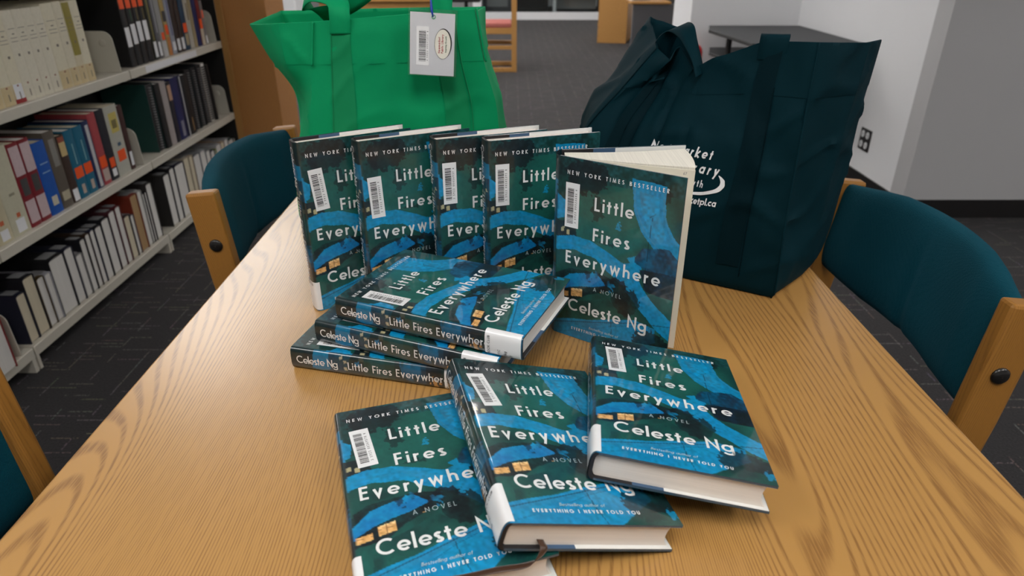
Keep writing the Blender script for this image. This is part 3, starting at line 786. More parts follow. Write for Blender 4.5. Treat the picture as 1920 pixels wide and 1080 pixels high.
def art_colors(U, V):
    """painted jacket: lawns, roads, roofs and trees seen from above. U from the spine fold (negative on the spine), V down from the head"""
    rs = np.random.RandomState(4)
    def noise(fu, fv, seed):
        r = np.random.RandomState(seed); g = r.rand(64, 64)
        x = (U+1)*fu; y = (V+1)*fv
        xi = np.floor(x).astype(int); yi = np.floor(y).astype(int); fx = x-xi; fy = y-yi
        fx = fx*fx*(3-2*fx); fy = fy*fy*(3-2*fy)
        a = g[xi % 64, yi % 64]; b = g[(xi+1) % 64, yi % 64]; c = g[xi % 64, (yi+1) % 64]; d = g[(xi+1) % 64, (yi+1) % 64]
        return a*(1-fx)*(1-fy)+b*fx*(1-fy)+c*(1-fx)*fy+d*fx*fy
    u = U+.014*(noise(9, 13, 1)-.5)+.003*(noise(40, 60, 2)-.5)
    v = V+.010*(noise(9, 13, 3)-.5)+.002*(noise(40, 60, 4)-.5)
    ut = U+.045*(noise(22, 33, 5)-.5)+.022*(noise(70, 105, 6)-.5); vt = V+.035*(noise(30, 45, 7)-.5)+.025*(noise(70, 105, 8)-.5)
    big = noise(5, 7, 9); mid = noise(16, 22, 10); fine = noise(55, 80, 11)
    GD = np.array([.003, .025, .027]); GM = np.array([.0095, .114, .094]); BB = np.array([.0005, .310, .600]); BM = np.array([.001, .225, .480])
    NV = np.array([.006, .024, .060]); BK = np.array([.004, .008, .013]); LB = np.array([.040, .270, .480]); OR = np.array([.80, .42, .13]); TL = np.array([.010, .070, .085])
    col = GD+(GM-GD)*np.clip(.30+.85*big+.25*(mid-.5), 0, 1)[..., None]
    def put(mask, c, a=1.0, shade=0.0, other=None):
        nonlocal col
        k = np.asarray(c, float)[None, None] if np.ndim(c) == 1 else c
        if other is not None: k = k+(np.asarray(other)-k)*np.clip(.5+1.3*(mid-.5)+.8*(fine-.5), 0, 1)[..., None]
        k = k*(1+shade*(fine-.5))[..., None]
        m = (mask.astype(float)*a)[..., None]; col = col*(1-m)+k*m
    def poly(pts, uu=None, vv=None):
        uu = u if uu is None else uu; vv = v if vv is None else vv
        ins = np.zeros(uu.shape, bool); n = len(pts)
        for i in range(n):
            (x1, y1), (x2, y2) = pts[i], pts[(i+1) % n]
            if y1 == y2: continue
            c = ((y1 > vv) != (y2 > vv)) & (uu < (x2-x1)*(vv-y1)/(y2-y1)+x1); ins ^= c
        return ins
    blob = lambda cu, cv, ru, rv: ((ut-cu)/ru)**2+((vt-cv)/rv)**2 < 1
    def line(pts, w):
        m = np.zeros(u.shape, bool)
        for (x1, y1), (x2, y2) in zip(pts[:-1], pts[1:]):
            dx, dy = (x2-x1)*.66, y2-y1; px, py = (U-x1)*.66, V-y1
            t_ = np.clip((px*dx+py*dy)/(dx*dx+dy*dy), 0, 1); m |= np.hypot(px-t_*dx, py-t_*dy) < w
        return m
    put(v < .10, GD, .75, .8, TL); put((v < .30) & (u < .16), BK, .7, 1.0, GD)
    put(blob(.24, .08, .17, .085), BK, .85, .8); put(blob(.34, .23, .05, .07), BK, .7); put(blob(.80, .10, .10, .075), BK, .7, .8, GD)
    # curving road at the upper right
    put(poly([(.60, .045), (.86, .055), (.865, .14), (.89, .22), (.95, .29), (1.02, .335), (1.02, .46), (.93, .42), (.80, .37), (.70, .30), (.63, .20)]), BB, .95, .5, BM)
    put(poly([(.66, .10), (.82, .12), (.83, .20), (.90, .30), (.86, .345), (.76, .29), (.69, .20)]), LB, .75, .3, BB)
    put(line([(.62, .06), (.64, .18), (.72, .29), (.83, .36), (.98, .42)], .004), LB, .6); put(line([(.85, .06), (.86, .18), (.92, .28), (1.0, .34)], .004), LB, .6)
    # blue gable and dark house front at the far left edge, small lit panes
    put(poly([(-.19, .10), (.02, .20), (.085, .235), (.06, .31), (-.01, .33), (-.19, .28)]), BB, .9, .5, BM)
    put(poly([(-.19, .30), (.02, .335), (.16, .33), (.18, .42), (-.19, .43)]), BK, .9)
    for x, y in ((.035, .372), (.085, .385), (-.05, .375), (-.11, .378)): put(poly([(x, y), (x+.028, y-.004), (x+.026, y+.022), (x-.002, y+.024)]), np.array([.55, .50, .28]), .8)
    # road crossing the middle, widening to the lower right
    put(poly([(-.19, .46), (0, .425), (.15, .405), (.30, .41), (.46, .45), (.58, .485), (.70, .46), (.74, .49), (.70, .54), (.76, .60), (.90, .69), (1.02, .74), (1.02, .86), (.84, .78), (.66, .66), (.50, .57), (.34, .50), (.16, .475), (0, .50), (-.19, .53)]), BB, .95, .5, BM)
    put(poly([(.30, .43), (.46, .47), (.60, .53), (.56, .56), (.42, .50)]), LB, .35); put(line([(-.1, .485), (.1, .45), (.28, .455), (.44, .50), (.6, .58)], .003), LB, .4)
    put(blob(.52, .30, .03, .012), BB, .7); put(blob(.17, .545, .10, .035), GM, .8, .8, GD); put(blob(.42, .40, .07, .02), GD, .8)
    # big dark house on the right
    put(poly([(.66, .455), (.72, .385), (.93, .36), (1.02, .42), (1.02, .50), (.80, .51)]), NV, .97, .35, BM*.35); put(poly([(.72, .50), (1.02, .485), (1.02, .62), (.78, .61)]), BK, .95, .8, NV*.6)
    put(poly([(.61, .45), (.675, .43), (.68, .50)]), BB, .95); put(line([(.78, .22), (.77, .36), (.76, .60)], .0016), BK, .8); put(line([(.76, .22), (.80, .20)], .0016), BK, .7)
    # blue roofed house on the left with lit windows, drive and parked cars
    put(poly([(-.19, .70), (.05, .62), (.12, .59), (.40, .575), (.52, .60), (.62, .61), (.60, .65), (.45, .67), (.30, .715), (.20, .765), (-.19, .79)]), BK, .95, .7, GD)
    put(poly([(-.19, .65), (.02, .690), (.13, .622), (.37, .582), (.445, .640), (.17, .695), (.05, .728), (-.02, .745), (-.19, .73)]), np.array([.0005, .200, .520]), .98, .15, BM)
    put(blob(.30, .612, .02, .018), NV, .8); put(blob(.36, .585, .045, .012), NV, .8, 0, BB); put(blob(.55, .60, .06, .022), BK, .9); put(blob(.50, .63, .05, .015), NV, .9, 0, BB)
    for x, y, w_, h_ in ((.030, .727, .090, .030), (.150, .693, .095, .045)):
        put(poly([(x, y+.012), (x+w_, y), (x+w_, y+h_), (x, y+h_+.012)], U, V), OR, 1, .5, np.array([.85, .62, .30]))
        put(line([(x+w_*.5, y), (x+w_*.5, y+h_+.01)], .0012) | line([(x, y+h_*.62), (x+w_, y+h_*.5)], .001), np.array([.20, .07, .02]), .8)
    put(blob(.41, .68, .008, .005), OR, .8); put(blob(-.10, .79, .03, .014), OR*.6, .8)
    # dark tree mass in the middle, trees at the lower right
    put(blob(.62, .70, .11, .085), BK, .9, .8, GD); put(blob(.57, .64, .05, .04), BK, .9, 0, GD)
    put(poly([(.10, .80), (.48, .70), (.56, .76), (.42, .83), (.10, .90)]), GM*1.1, .75, .6, GD)
    # lower road with wires
    put(poly([(-.19, .93), (.0, .915), (.40, .845), (.70, .785), (.88, .80), (.90, .87), (.74, .95), (.60, 1.02), (-.19, 1.02)]), BB, .97, .45, BM)
    put(poly([(.0, .925), (.40, .855), (.70, .79), (.70, .81), (.40, .885), (.0, .955)]), LB*.8, .35); put(line([(-.19, .965), (.0, .935), (.40, .862), (.72, .80), (1.0, .765)], .0022), BK, .75)
    put(line([(.515, .83), (.53, .92), (.56, 1.0)], .0018), BK, .75); put(line([(.0, 1.0), (.30, .93), (.52, .86), (.80, .80)], .0012), BK, .5); put(blob(.30, .965, .18, .03), BM, .6)
    put(blob(.86, .90, .15, .085), BK, .88, .8, GD); put(poly([(.62, 1.02), (.74, .95), (.92, .93), (1.02, .96), (1.02, 1.02)]), GM*.8, .7, .5, GD); put(blob(.98, .945, .04, .02), BB, .7)
    # the spine: mostly dark, a blue gable near the head, a muted blue roof lower down
    sp = U < -.012
    put(sp, GD, .88, .8, BK); put(sp & (v > .40) & (v < .56), GM*.55, .7, .5, GD)
    put(sp & poly([(-.012, .125), (-.15, .115), (-.17, .165), (-.14, .215), (-.012, .205)]), BM, .85, .3, BB*.5)
    put(sp & poly([(-.012, .585), (-.12, .60), (-.16, .655), (-.10, .70), (-.012, .69)]), BM*.75, .8, .3, GD); put(sp & blob(-.08, .37, .03, .012), BM, .6)
    for x, y in ((-.035, .265), (-.06, .285), (-.11, .285)): put(poly([(x, y), (x-.022, y+.002), (x-.020, y+.018), (x+.002, y+.016)]), np.array([.55, .50, .34]), .8)
    put(sp & (v > .72) & (v < .80), BK, .7); put(sp & blob(-.13, .765, .03, .012), OR*.7, .9); put(sp & (v > .82), BM*.6, .7, .4, GD)
    col = col*(.91+.18*fine)[..., None]*(.88+.24*mid)[..., None]
    return np.clip(col, 0, 1)

SPX, SPN = .0064, 3.0                       # spine bulge and squareness
def sup(th, ax, az):
    c, s_ = math.cos(th), math.sin(th)
    return math.copysign(abs(c)**(2/SPN), c)*ax, math.copysign(abs(s_)**(2/SPN), s_)*az
_th = np.linspace(PI/2, 1.5*PI, 401); _pt = np.array([sup(t, SPX, BT/2) for t in _th]); _len = np.concatenate([[0], np.cumsum(np.hypot(*np.diff(_pt, axis=0).T))])
SPL = float(_len[-1])                       # arc length over the spine
def spine_th(s_): return float(np.interp(s_*SPL, _len, _th))

def spine_profile():
    """closed cover section in (x, z): outer side from front fore edge round the spine to back fore edge"""
    out = []
    n1 = 160
    for i in range(n1+1): x = BW+(.0066-BW)*i/n1; out.append((x, BT, x/BW))
    for a in range(1, 24):
        x, z = sup(spine_th(a/24), SPX, BT/2); out.append((.0060+x, BT/2+z, -.19*a/24))
    n2 = 10
    for i in range(n2+1): x = .0066+(BW-.0066)*i/n2; out.append((x, 0, None))
    return out

def jacket_mesh(pts_xz, us, name='dust_jacket', nv=290):
    """outer printed skin with the art as a colour attribute; us: art coordinate per column (None = plain back)"""
    nu = len(pts_xz)
    vs_ = np.linspace(0, 1, nv+1)
    U, V = np.meshgrid(np.array([u if u is not None else -.3 for u in us], float), 1-vs_)
    col = art_colors(U, V)
    for j, u in enumerate(us):
        if u is None: col[:, j] = np.array([.006, .040, .050])
    mb = MB(); rows = []
    for i in range(nv+1): rows.append([(x, vs_[i]*BH, z) for x, z in pts_xz])
    mb.grid(rows)
    me = bpy.data.meshes.new(name); me.from_pydata(mb.v, [], mb.f); me.materials.append(M['jacket'])
    at = me.attributes.new('art', 'FLOAT_COLOR', 'POINT')
    rgba = np.ones((nv+1, nu, 4), np.float32); rgba[..., :3] = col; at.data.foreach_set('color', rgba.ravel())
    me.polygons.foreach_set('use_smooth', [True]*len(me.polygons)); me.set_sharp_from_angle(angle=R(35))
    return me

def board(mb, x0, x1, z0, z1, inner_top):
    """a cover board with its flap colours on the inner face: edge 0, black 1, slate 2, white 3"""
    zi = z1 if inner_top else z0
    mb.box((x0, .0002, z0+.0001), (x1, BH-.0002, z1-.0001), 0)
    for a, b, m in ((x0, .040, 1), (.040, .068, 2), (.068, x1-.0005, 3)):
        e = .00022 if inner_top else -.00022
        mb.box((a, .0004, min(zi, zi+e)), (b, BH-.0004, max(zi, zi+e)), m)

def barcode(parent, x, y, ang, seed=1):
    """white library sticker with bars and number running up its side; local to the front cover"""
    rng = random.Random(seed); z0 = BT+.00025
    e = bpy.data.objects.new('barcode_label', None)
    lab = MB().box((-.0095, -.0285, 0), (.0095, .0285, .00018)).build('barcode_label', M['sticker'], parent)
    lab.location = (x, y, z0); lab.rotation_euler = (0, 0, R(ang)); bpy.data.objects.remove(e)
    b = MB(); yy = -.023
    while yy < .022:
        w_ = rng.choice([.0004, .0004, .0008, .0012]); b.quad((-.0065, yy, .0003), (.0020, yy, .0003), (.0020, yy+w_, .0003), (-.0065, yy+w_, .0003)); yy += w_+rng.choice([.0004, .0006, .001])
    put_text(b, '3 5923 00' + str(rng.randint(305100, 598999)) + ' ' + str(rng.randint(1, 9)), .0026, lambda p, q: (.0062-q, -.022+p, .0003), wt=.15, width=.043)
    b.build('bars', M['ink'], lab)
    return lab

FRONT_TEXT = [  # string, cap, left u, right u, baseline v, weight, fine?
    ('NEW YORK TIMES BESTSELLER', .0050, .075, .885, .085, .17, 0), ('Little', .0168, .315, .635, .247, .155, 0), ('Fires', .0168, .315, .620, .408, .155, 0),
    ('Everywhere', .0168, .085, .885, .562, .155, 0), ('A NOVEL', .0052, .345, .585, .686, .10, 2), ('Celeste Ng', .0172, .125, .815, .835, .155, 0),
    ('Bestselling author of', .0036, .325, .585, .918, .12, 1), ('EVERYTHING I NEVER TOLD YOU', .0040, .165, .775, .950, .19, 0)]

def front_lettering(fn, root):
    for k, (s, cap, u0, u1, v, wt, fine) in enumerate(FRONT_TEXT):
        mb = MB(); put_text(mb, s, cap, lambda x, y, u0=u0, v=v: fn(u0*BW+x, (1-v)*BH+y), wt=wt, width=(u1-u0)*BW, slant=.2 if fine == 1 else 0)
        mb.build(('headline_lettering', 'title_lettering', 'title_lettering', 'title_lettering', 'genre_lettering', 'author_lettering', 'byline_lettering', 'byline_lettering')[k], M['fine_lettering'] if fine else M['lettering'], root)

prof = spine_profile()
JACKET = jacket_mesh([(x, z) for x, z, u in prof], [u for x, z, u in prof])
def spine_pt(s, y, off=.0006):
    """s along the spine width: 0 at the front fold, 1 at the back fold"""
    x, z = sup(spine_th(min(1, max(0, s))), SPX+off, BT/2+off)
    return (.0060+x, y, BT/2+z)

def make_novel():
    root = empty('hardcover_novel')
    j = bpy.data.objects.new('dust_jacket', JACKET); C.objects.link(j); j.parent = root
    b = MB(); board(b, .006, BW-.0003, BT-BRD, BT-.0002, False); b.build('front_board', [M['board_edge'], M['end_black'], M['end_slate'], M['end_white']], root)
    b = MB(); board(b, .006, BW-.0003, .0002, BRD, True); b.build('back_board', [M['board_edge'], M['end_black'], M['end_slate'], M['end_white']], root)
    # black inside of the spine, then the rounded page block with a hollow fore edge
    sp_ = MB(); rows = []
    for y in (.0006, BH-.0006): rows.append([(.0060+p_[0], y, BT/2+p_[1]) for p_ in (sup(PI/2+PI*k/18, SPX-.0006, BT/2-.0006) for k in range(19))])
    rows2 = [[(.0066+p_[0], y, BT/2+p_[1]) for p_ in (sup(PI/2+PI*k/18, SPX-.0034, BT/2-.0030) for k in range(19))] for y in (.0006, BH-.0006)]
    sp_.grid([rows[0], rows2[0], rows2[1], rows[1]], cv=True); sp_.build('spine_lining', M['end_black'], root)
    z0, z1 = BRD+.0003, BT-BRD-.0003; zm = (z0+z1)/2; hz = (z1-z0)/2
    pf = [(.0075-.0042*math.cos(a), zm+hz*math.sin(a)) for a in np.linspace(-PI/2, PI/2, 11)] + [(BW-.004-.0055*math.cos(a), zm+hz*math.sin(a)) for a in np.linspace(PI/2, -PI/2, 11)]
    pb = MB().prism(pf, 'y', .0044, BH-.0044).build('page_block', M['pagesZ'], root)
    front_lettering(lambda x, y: (x, y, BT+.00028), root)
    # spine title reads head to tail
    spl = MB()
    sy = lambda x, y: spine_pt(.5-(y-.0044)/SPL, BH-.0078-x)
    for s_, u0, u1 in (('Celeste Ng', 0, .0545), ('Little Fires Everywhere', .0680, .1955)):
        put_text(spl, s_, .0100, lambda x, y, u0=u0: sy(u0+x, y), wt=.135, width=u1-u0, sub=.12)
    spl.build('spine_lettering', M['lettering'], root)
    # book club label wrapped round the foot of the spine
    L = MB(); rows = []
    for y in (.0015, .0445):
        r = [(.0078, y, BT+.0003), (.0066, y, BT+.0003)]+[spine_pt(k/24, y, .00040) for k in range(1, 24)]+[(.0066, y, -.00025), (.0078, y, -.00025)]
        rows.append(r)
    L.grid(rows); sl = L.build('spine_label', M['sticker'], root, smooth=True, angle=50)
    T = MB()
    q = lambda y0, s0: (lambda x, y: spine_pt(s0-x/SPL, y0+y, .0008))
    for s_, y0, s0, cap, wd in (('BOOK CLUB', .0385, .86, .0030, .0225), ('FIC', .0260, .80, .0030, .0062), ('Ng', .0185, .80, .0032, .0055), ('7', .0115, .80, .0030, None)):
        put_text(T, s_, cap, q(y0, s0), wt=.13, width=wd)
    T.build('label_print', M['ink'], sl)
    return root

novel = make_novel()
GRP = 'copies of the same novel on the reading table'
def pose(o, x, y, z, rot, bc, label):
    o.location = (x, y, z); o.rotation_mode = 'QUATERNION'; o.rotation_quaternion = rot.to_quaternion()
    barcode(o, bc[0]*BW, (1-bc[1])*BH, bc[2], bc[3]); tag(o, label, 'book', GRP)
rz = lambda a: Matrix.Rotation(a, 4, 'Z'); rx = lambda a: Matrix.Rotation(a, 4, 'X'); ry = lambda a: Matrix.Rotation(a, 4, 'Y')
# standing: book's height up, front cover to the camera side
STAND = rx(PI/2)
plan = [
    ('s', -.2915, .8800, 31.2, (.150, .270, 5, 1), 'upright blue and green hardcover novel, first of the standing row beside the green tote'),
    ('s', -.2134, .8870, 28.1, (.130, .320, 2, 2), 'upright blue and green hardcover novel, second of the standing row from the tote side'),
    ('s', -.1115, .8989, 21.4, (.120, .250, 0, 3), 'upright blue and green hardcover novel, third of the standing row from the tote side'),
    ('s', -.0422, .8930, 18.1, (.135, .250, 0, 4), 'upright blue and green hardcover novel, last of the closed standing row, beside the half-open copy'),
    ('f', .0111, .6286, 67.0, 2*BT+.0030, (.150, .235, 0, 6), 'hardcover novel on top of the three-book pile, book club label on its spine foot'),
    ('f', -.0155, .6325, 68.2, BT+.0013, (.150, .245, 0, 7), 'hardcover novel in the middle of the three-book pile'),
    ('f', -.0351, .6519, 76.3, .0004, (.150, .235, 0, 8), 'hardcover novel at the bottom of the three-book pile, flat on the oak table'),
    ('f', -.1148, .3474, 17.3, .0004, (.150, .265, 4, 9), 'hardcover novel lying flat at the near end, partly under the copy with the ribbon'),
    ('t', -.0123, .3837, 14.5, (.0441, 0, 15.5), (.150, .235, 8, 10), 'tilted hardcover novel with a brown ribbon bookmark, its spine resting on another copy'),
    ('t', .0646, .4587, -6.2, (.0495, -6.0, 8.0), (.165, .222, 3, 11), 'hardcover novel lying before the half-open copy, its corner propped on the ribboned copy'),
]
for i, pl in enumerate(plan):
    o = novel if i == 0 else copy_tree(novel_src)
    if i == 0:
        novel_src = copy_tree(novel)            # untouched source for the copies, removed again below
    kind, x, y, yaw = pl[:4]
    if kind == 's': pose(o, x, y, TZ+.0004, rz(R(yaw)) @ STAND, pl[4], pl[5])
    elif kind == 'f': pose(o, x, y, TZ+pl[4], rz(R(yaw)), pl[5], pl[6])
    else:
        zz_, tx_, ty_ = pl[4]; pose(o, x, y, TZ+zz_, rz(R(yaw)) @ rx(R(tx_)) @ ry(R(ty_)), pl[5], pl[6])
    if i == 8: ribbon_owner = o
for o in [novel_src]+list(novel_src.children_recursive): bpy.data.objects.remove(o)

# ribbon bookmark of the tilted copy: from its tail edge down and along the cover below
Wm = Matrix.Translation(ribbon_owner.location) @ ribbon_owner.rotation_quaternion.to_matrix().to_4x4()
Wi = Wm.inverted()
tail = Wm @ Vector((.036, .0045, .0085)); rb = MB()
pts = [Wm @ Vector((.036, .030, .0085)), tail, Wm @ Vector((.037, -.004, .0075)), Vector((.020, .384, TZ+.0345)), Vector((.010, .381, TZ+.0312)), Vector((-.012, .3775, TZ+.0306)), Vector((-.040, .370, TZ+.0306)), Vector((-.075, .364, TZ+.0306)), Vector((-.10, .352, TZ+.0306))]
sd = [Vector((.003, 0, -.001)), Vector((.003, .000, -.001)), Vector((.003, .001, -.001)), Vector((.0025, .002, .0)), Vector((.001, .003, 0)), Vector((.0005, .0031, 0)), Vector((.0006, .0031, 0)), Vector((.0010, .003, 0)), Vector((.0012, .003, 0))]
ribbon(rb, [Wi @ p for p in pts], [Wi.to_3x3() @ s_ for s_ in sd])
rb.build('ribbon_bookmark', M['ribbon'], ribbon_owner, smooth=True, solid=.0004)

# --- the half-open copy standing on end: boards swung apart, pages fanned
def make_open():
    base = Vector((.0605, .828, 0)); root = empty('hardcover_novel', (base.x, base.y, TZ+.0004), label='half-open hardcover novel standing upright with fanned cream pages, in front of the navy tote', cat='book', group=GRP)
    Pf = Vector((.057, .8004, 0))-base; af = R(-34.6); ab = R(8.0)
    df = Vector((math.cos(af), math.sin(af), 0)); nf = Vector((-df.y, df.x, 0))      # nf points inwards (away from the camera)
    db = Vector((math.cos(ab), math.sin(ab), 0)); nb_ = Vector((-db.y, db.x, 0))
    up = Vector((0, 0, 1))
    # jacket skin: front board, bowed spine, back board
    cols, us = [], []
    for i in range(161): x = BW*(1-i/160); cols.append(Pf+df*x); us.append(x/BW)
    A, B = Pf, Vector((0, 0, 0)); mid = (A+B)/2+Vector((-.010, .001, 0))
    for k in range(1, 12):
        t_ = k/12; cols.append(A*(1-t_)**2+mid*2*t_*(1-t_)+B*t_*t_); us.append(-.18*t_)
    for i in range(9): cols.append(B+db*BW*i/8); us.append(None)
    nv = 290; v_ = np.linspace(0, 1, nv+1)
    U, V = np.meshgrid(np.array([u if u is not None else -.3 for u in us], float), 1-v_); col = art_colors(U, V)
    for j, u in enumerate(us):
        if u is None: col[:, j] = np.array([.006, .040, .050])
    mb = MB(); mb.grid([[(p.x, p.y, z*BH) for p in cols] for z in v_])
    me = bpy.data.meshes.new('dust_jacket'); me.from_pydata(mb.v, [], mb.f); me.materials.append(M['jacket'])
    at = me.attributes.new('art', 'FLOAT_COLOR', 'POINT'); rgba = np.ones((nv+1, len(cols), 4), np.float32); rgba[..., :3] = col; at.data.foreach_set('color', rgba.ravel())
    me.polygons.foreach_set('use_smooth', [True]*len(me.polygons)); me.set_sharp_from_angle(angle=R(35))
    j = bpy.data.objects.new('dust_jacket', me); C.objects.link(j); j.parent = root
    mats = [M['board_edge'], M['end_black'], M['end_slate'], M['end_white']]
    def swung(name, P0, d, n):
        b = MB(); T = Matrix(((d.x, 0, n.x, P0.x), (d.y, 0, n.y, P0.y), (0, 1, 0, 0), (0, 0, 0, 1)))
        b.box((.0005, .0002, .0002), (BW-.0003, BH-.0002, BRD), 0, T)
        for a, c, m in ((.0005, .040, 1), (.040, .068, 2), (.068, BW-.0008, 3)): b.box((a, .0004, BRD), (c, BH-.0004, BRD+.0002), m, T)
        return b.build(name, mats, root)
    swung('front_board', Pf, df, nf); swung('back_board', B, db, -nb_)
    # fanned pages: a wedge from the back board forwards, its leaves slightly bowed
    hinge = Vector((.004, -.012, 0)); n = 14; tops = []
    angs = [R(6.5)+(R(-17.5)-R(6.5))*(i/(n-1)) for i in range(n)]
    pg = MB(); strips_ = []
    for i, a in enumerate(angs):
        o0 = hinge+Vector((0, .0095*(1-2*i/(n-1)), 0)); leaf = []
        for k in range(13):
            s_ = .1525*k/12; bow = .006*math.sin(PI*k/12)*(1-i/(n-1)*.6)
            leaf.append(o0+Vector((math.cos(a), math.sin(a), 0))*s_+Vector((-math.sin(a), math.cos(a), 0))*(-bow))
        strips_.append(leaf)
    zb, zt = .0035, BH-.0035
    pg.grid([[p+up*zt for p in l] for l in strips_]); pg.grid([[p+up*zb for p in l] for l in strips_])
    pg.grid([[p+up*zt for p in strips_[0]], [p+up*zb for p in strips_[0]]]); 
    pg.grid([[l[-1]+up*zt for l in strips_], [l[-1]+up*zb for l in strips_]]); pg.grid([[l[0]+up*zt for l in strips_], [l[0]+up*zb for l in strips_]])
    pg.grid([[p+up*zt for p in strips_[-1]], [p+up*zb for p in strips_[-1]]])
    pgo = pg.build('page_block', M['pagesX'], root, smooth=True, angle=40)
    # the facing leaf nearest the front cover, a little further forward
    a = R(-21.5); o0 = hinge+Vector((0, -.0102, 0)); lf = MB()
    leaf = [o0+Vector((math.cos(a), math.sin(a), 0))*(.1535*k/12)+Vector((math.sin(a), -math.cos(a), 0))*.003*math.sin(PI*k/12) for k in range(13)]
    th = Vector((-math.sin(a), math.cos(a), 0))*.0012
    lf.grid([[p+up*zt for p in leaf], [p+up*zb for p in leaf]]); lf.grid([[p+th+up*zt for p in leaf], [p+th+up*zb for p in leaf]])
    lf.grid([[p+up*zt for p in leaf], [p+th+up*zt for p in leaf]]); lf.grid([[leaf[-1]+up*zt, leaf[-1]+th+up*zt], [leaf[-1]+up*zb, leaf[-1]+th+up*zb]])
    lfo = lf.build('open_leaf', M['paper'], root, smooth=True, angle=40)
    pn = MB(); ofs = Vector((math.sin(a), -math.cos(a), 0))*.0008
    put_text(pn, '31 67', .0034, lambda x, y: leaf[-1]-Vector((math.cos(a), math.sin(a), 0))*(.018-x)+ofs+up*(zt-.0062+y), wt=.12)
    pn.build('pencil_mark', M['mid_grey'], lfo)
    fn = lambda x, y: Pf+df*x-nf*.00028+up*y
    front_lettering(fn, root)
    lab = barcode(root, 0, 0, 0, 5)
    X = Matrix(((df.x, 0, -nf.x, 0), (df.y, 0, -nf.y, 0), (0, 1, 0, 0), (0, 0, 0, 1)))
    lab.matrix_local = Matrix.Translation(Pf+df*(.125*BW)+up*(.755*BH)-nf*.00025) @ X
    return root
make_open()

# ------------------------------------------------------------------ steel bookshelves along the left
SX = -1.5                                  # front plane of the shelves
LEVELS = [.082, .407, .772, 1.12]    # top surfaces of the shelf boards
def plate_profile(z):
    """rounded end plate standing on a shelf, in (x, z)"""
    r = .035; x1 = SX-.004; h = .150
    return [(SX-.235, z), (x1, z)] + [(x1-.006-r+r*math.cos(a), z+h-r+r*math.sin(a)) for a in np.linspace(0, PI/2, 8)] + [(SX-.235, z+h)]
def bay(y0, y1, label):
    b = empty('bookshelf', (SX-.13, (y0+y1)/2, 0), label=label, cat='bookshelf', group='steel library bookshelves')
    L = lambda mb: MB.build
    def part(name, mb, m, **kw):
        o = mb.build(name, m, b, **kw); o.data.transform(Matrix.Translation((-b.location.x, -b.location.y, 0))); return o
    for z in LEVELS:
        mb = MB().prism([(SX-.24, z-.012), (SX-.006, z-.012), (SX-.006, z-.034), (SX, z-.034), (SX, z-.002), (SX-.002, z), (SX-.24, z)], 'y', y0+.003, y1-.003)
        part('shelf_board', mb, M['metal'], bevel=.0015)
        for ya, yb in ([(y1-.050, y1-.046)] if z > .2 or y1 < 2 else []):
            mb = MB().prism(plate_profile(z), 'y', ya, yb)
            o = part('end_plate', mb, M['metal'], bevel=.001)
            rows = []
            for rr, d in ((.013, 0), (.012, .003), (.008, .0042), (.001, .0045)):
                rows.append([(SX-.050+rr*math.cos(2*PI*k/20)-b.location.x, ya-d-b.location.y, z+.108+rr*math.sin(2*PI*k/20)) for k in range(20)])
            dm = MB(); dm.grid(rows, cu=True); dm.build('pressed_dimple', M['metal'], o, smooth=True)
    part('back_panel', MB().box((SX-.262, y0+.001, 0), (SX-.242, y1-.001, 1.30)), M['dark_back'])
    for y in (y0+.004, y1-.034):
        part('upright', MB().box((SX-.300, y, 0), (SX-.2625, y+.03, 1.32)), M['metal'])
    for y in ((y1-.020, y1-.004), (y0+.004, y0+.016)):
        part('base_foot', MB().prism([(SX-.24, 0), (SX-.002, 0), (SX-.002, .047), (SX-.24, .047)], 'y', *y), M['metal'])
    if y1 > 3: part('end_sheet', MB().box((SX-.262, y1+.0005, 0), (SX-.003, y1+.003, 1.30)), M['dark_back'])
    return b
BAYS = [(.885, 1.830), (1.830, 2.775), (2.775, 3.720)]
bay(*BAYS[0], 'cream steel bookshelf nearest the camera, only its bottom shelf corner showing')
bay(*BAYS[1], 'cream steel bookshelf holding the pale reference set and the red and blue volumes')
bay(*BAYS[2], 'cream steel bookshelf against the wooden end panel, holding spiral-bound books')
# paper strip of shelf labels on the lip of the far top shelf
sl = MB().box((SX+.0002, 2.90, .742), (SX+.0010, 3.40, .768)).build('shelf_label_strip', M['card'])
tag(sl, 'white paper label strip on the lip of the upper shelf near the wooden end panel', 'label')

BOOKMATS = {}
def bmat(col, rough=.5):
    k = tuple(round(c, 3) for c in col)+(rough,)
    if k not in BOOKMATS: BOOKMATS[k] = simple('book_cloth', col, rough, var=.10, scale=90, bump=.06, bscale=500)
    return BOOKMATS[k]
PAGE = pages_mat('shelf_pages', (.76, .745, .71), 'Y', 900)
PAGEC = pages_mat('shelf_pages_cream', (.70, .63, .47), 'Y', 900)
ORANGE = simple('orange_sticker', (.90, .10, .012), .5, var=.04)
ORD = 'first second third fourth fifth sixth seventh eighth ninth tenth eleventh twelfth thirteenth fourteenth fifteenth sixteenth seventeenth eighteenth nineteenth twentieth twenty-first twenty-second'.split()

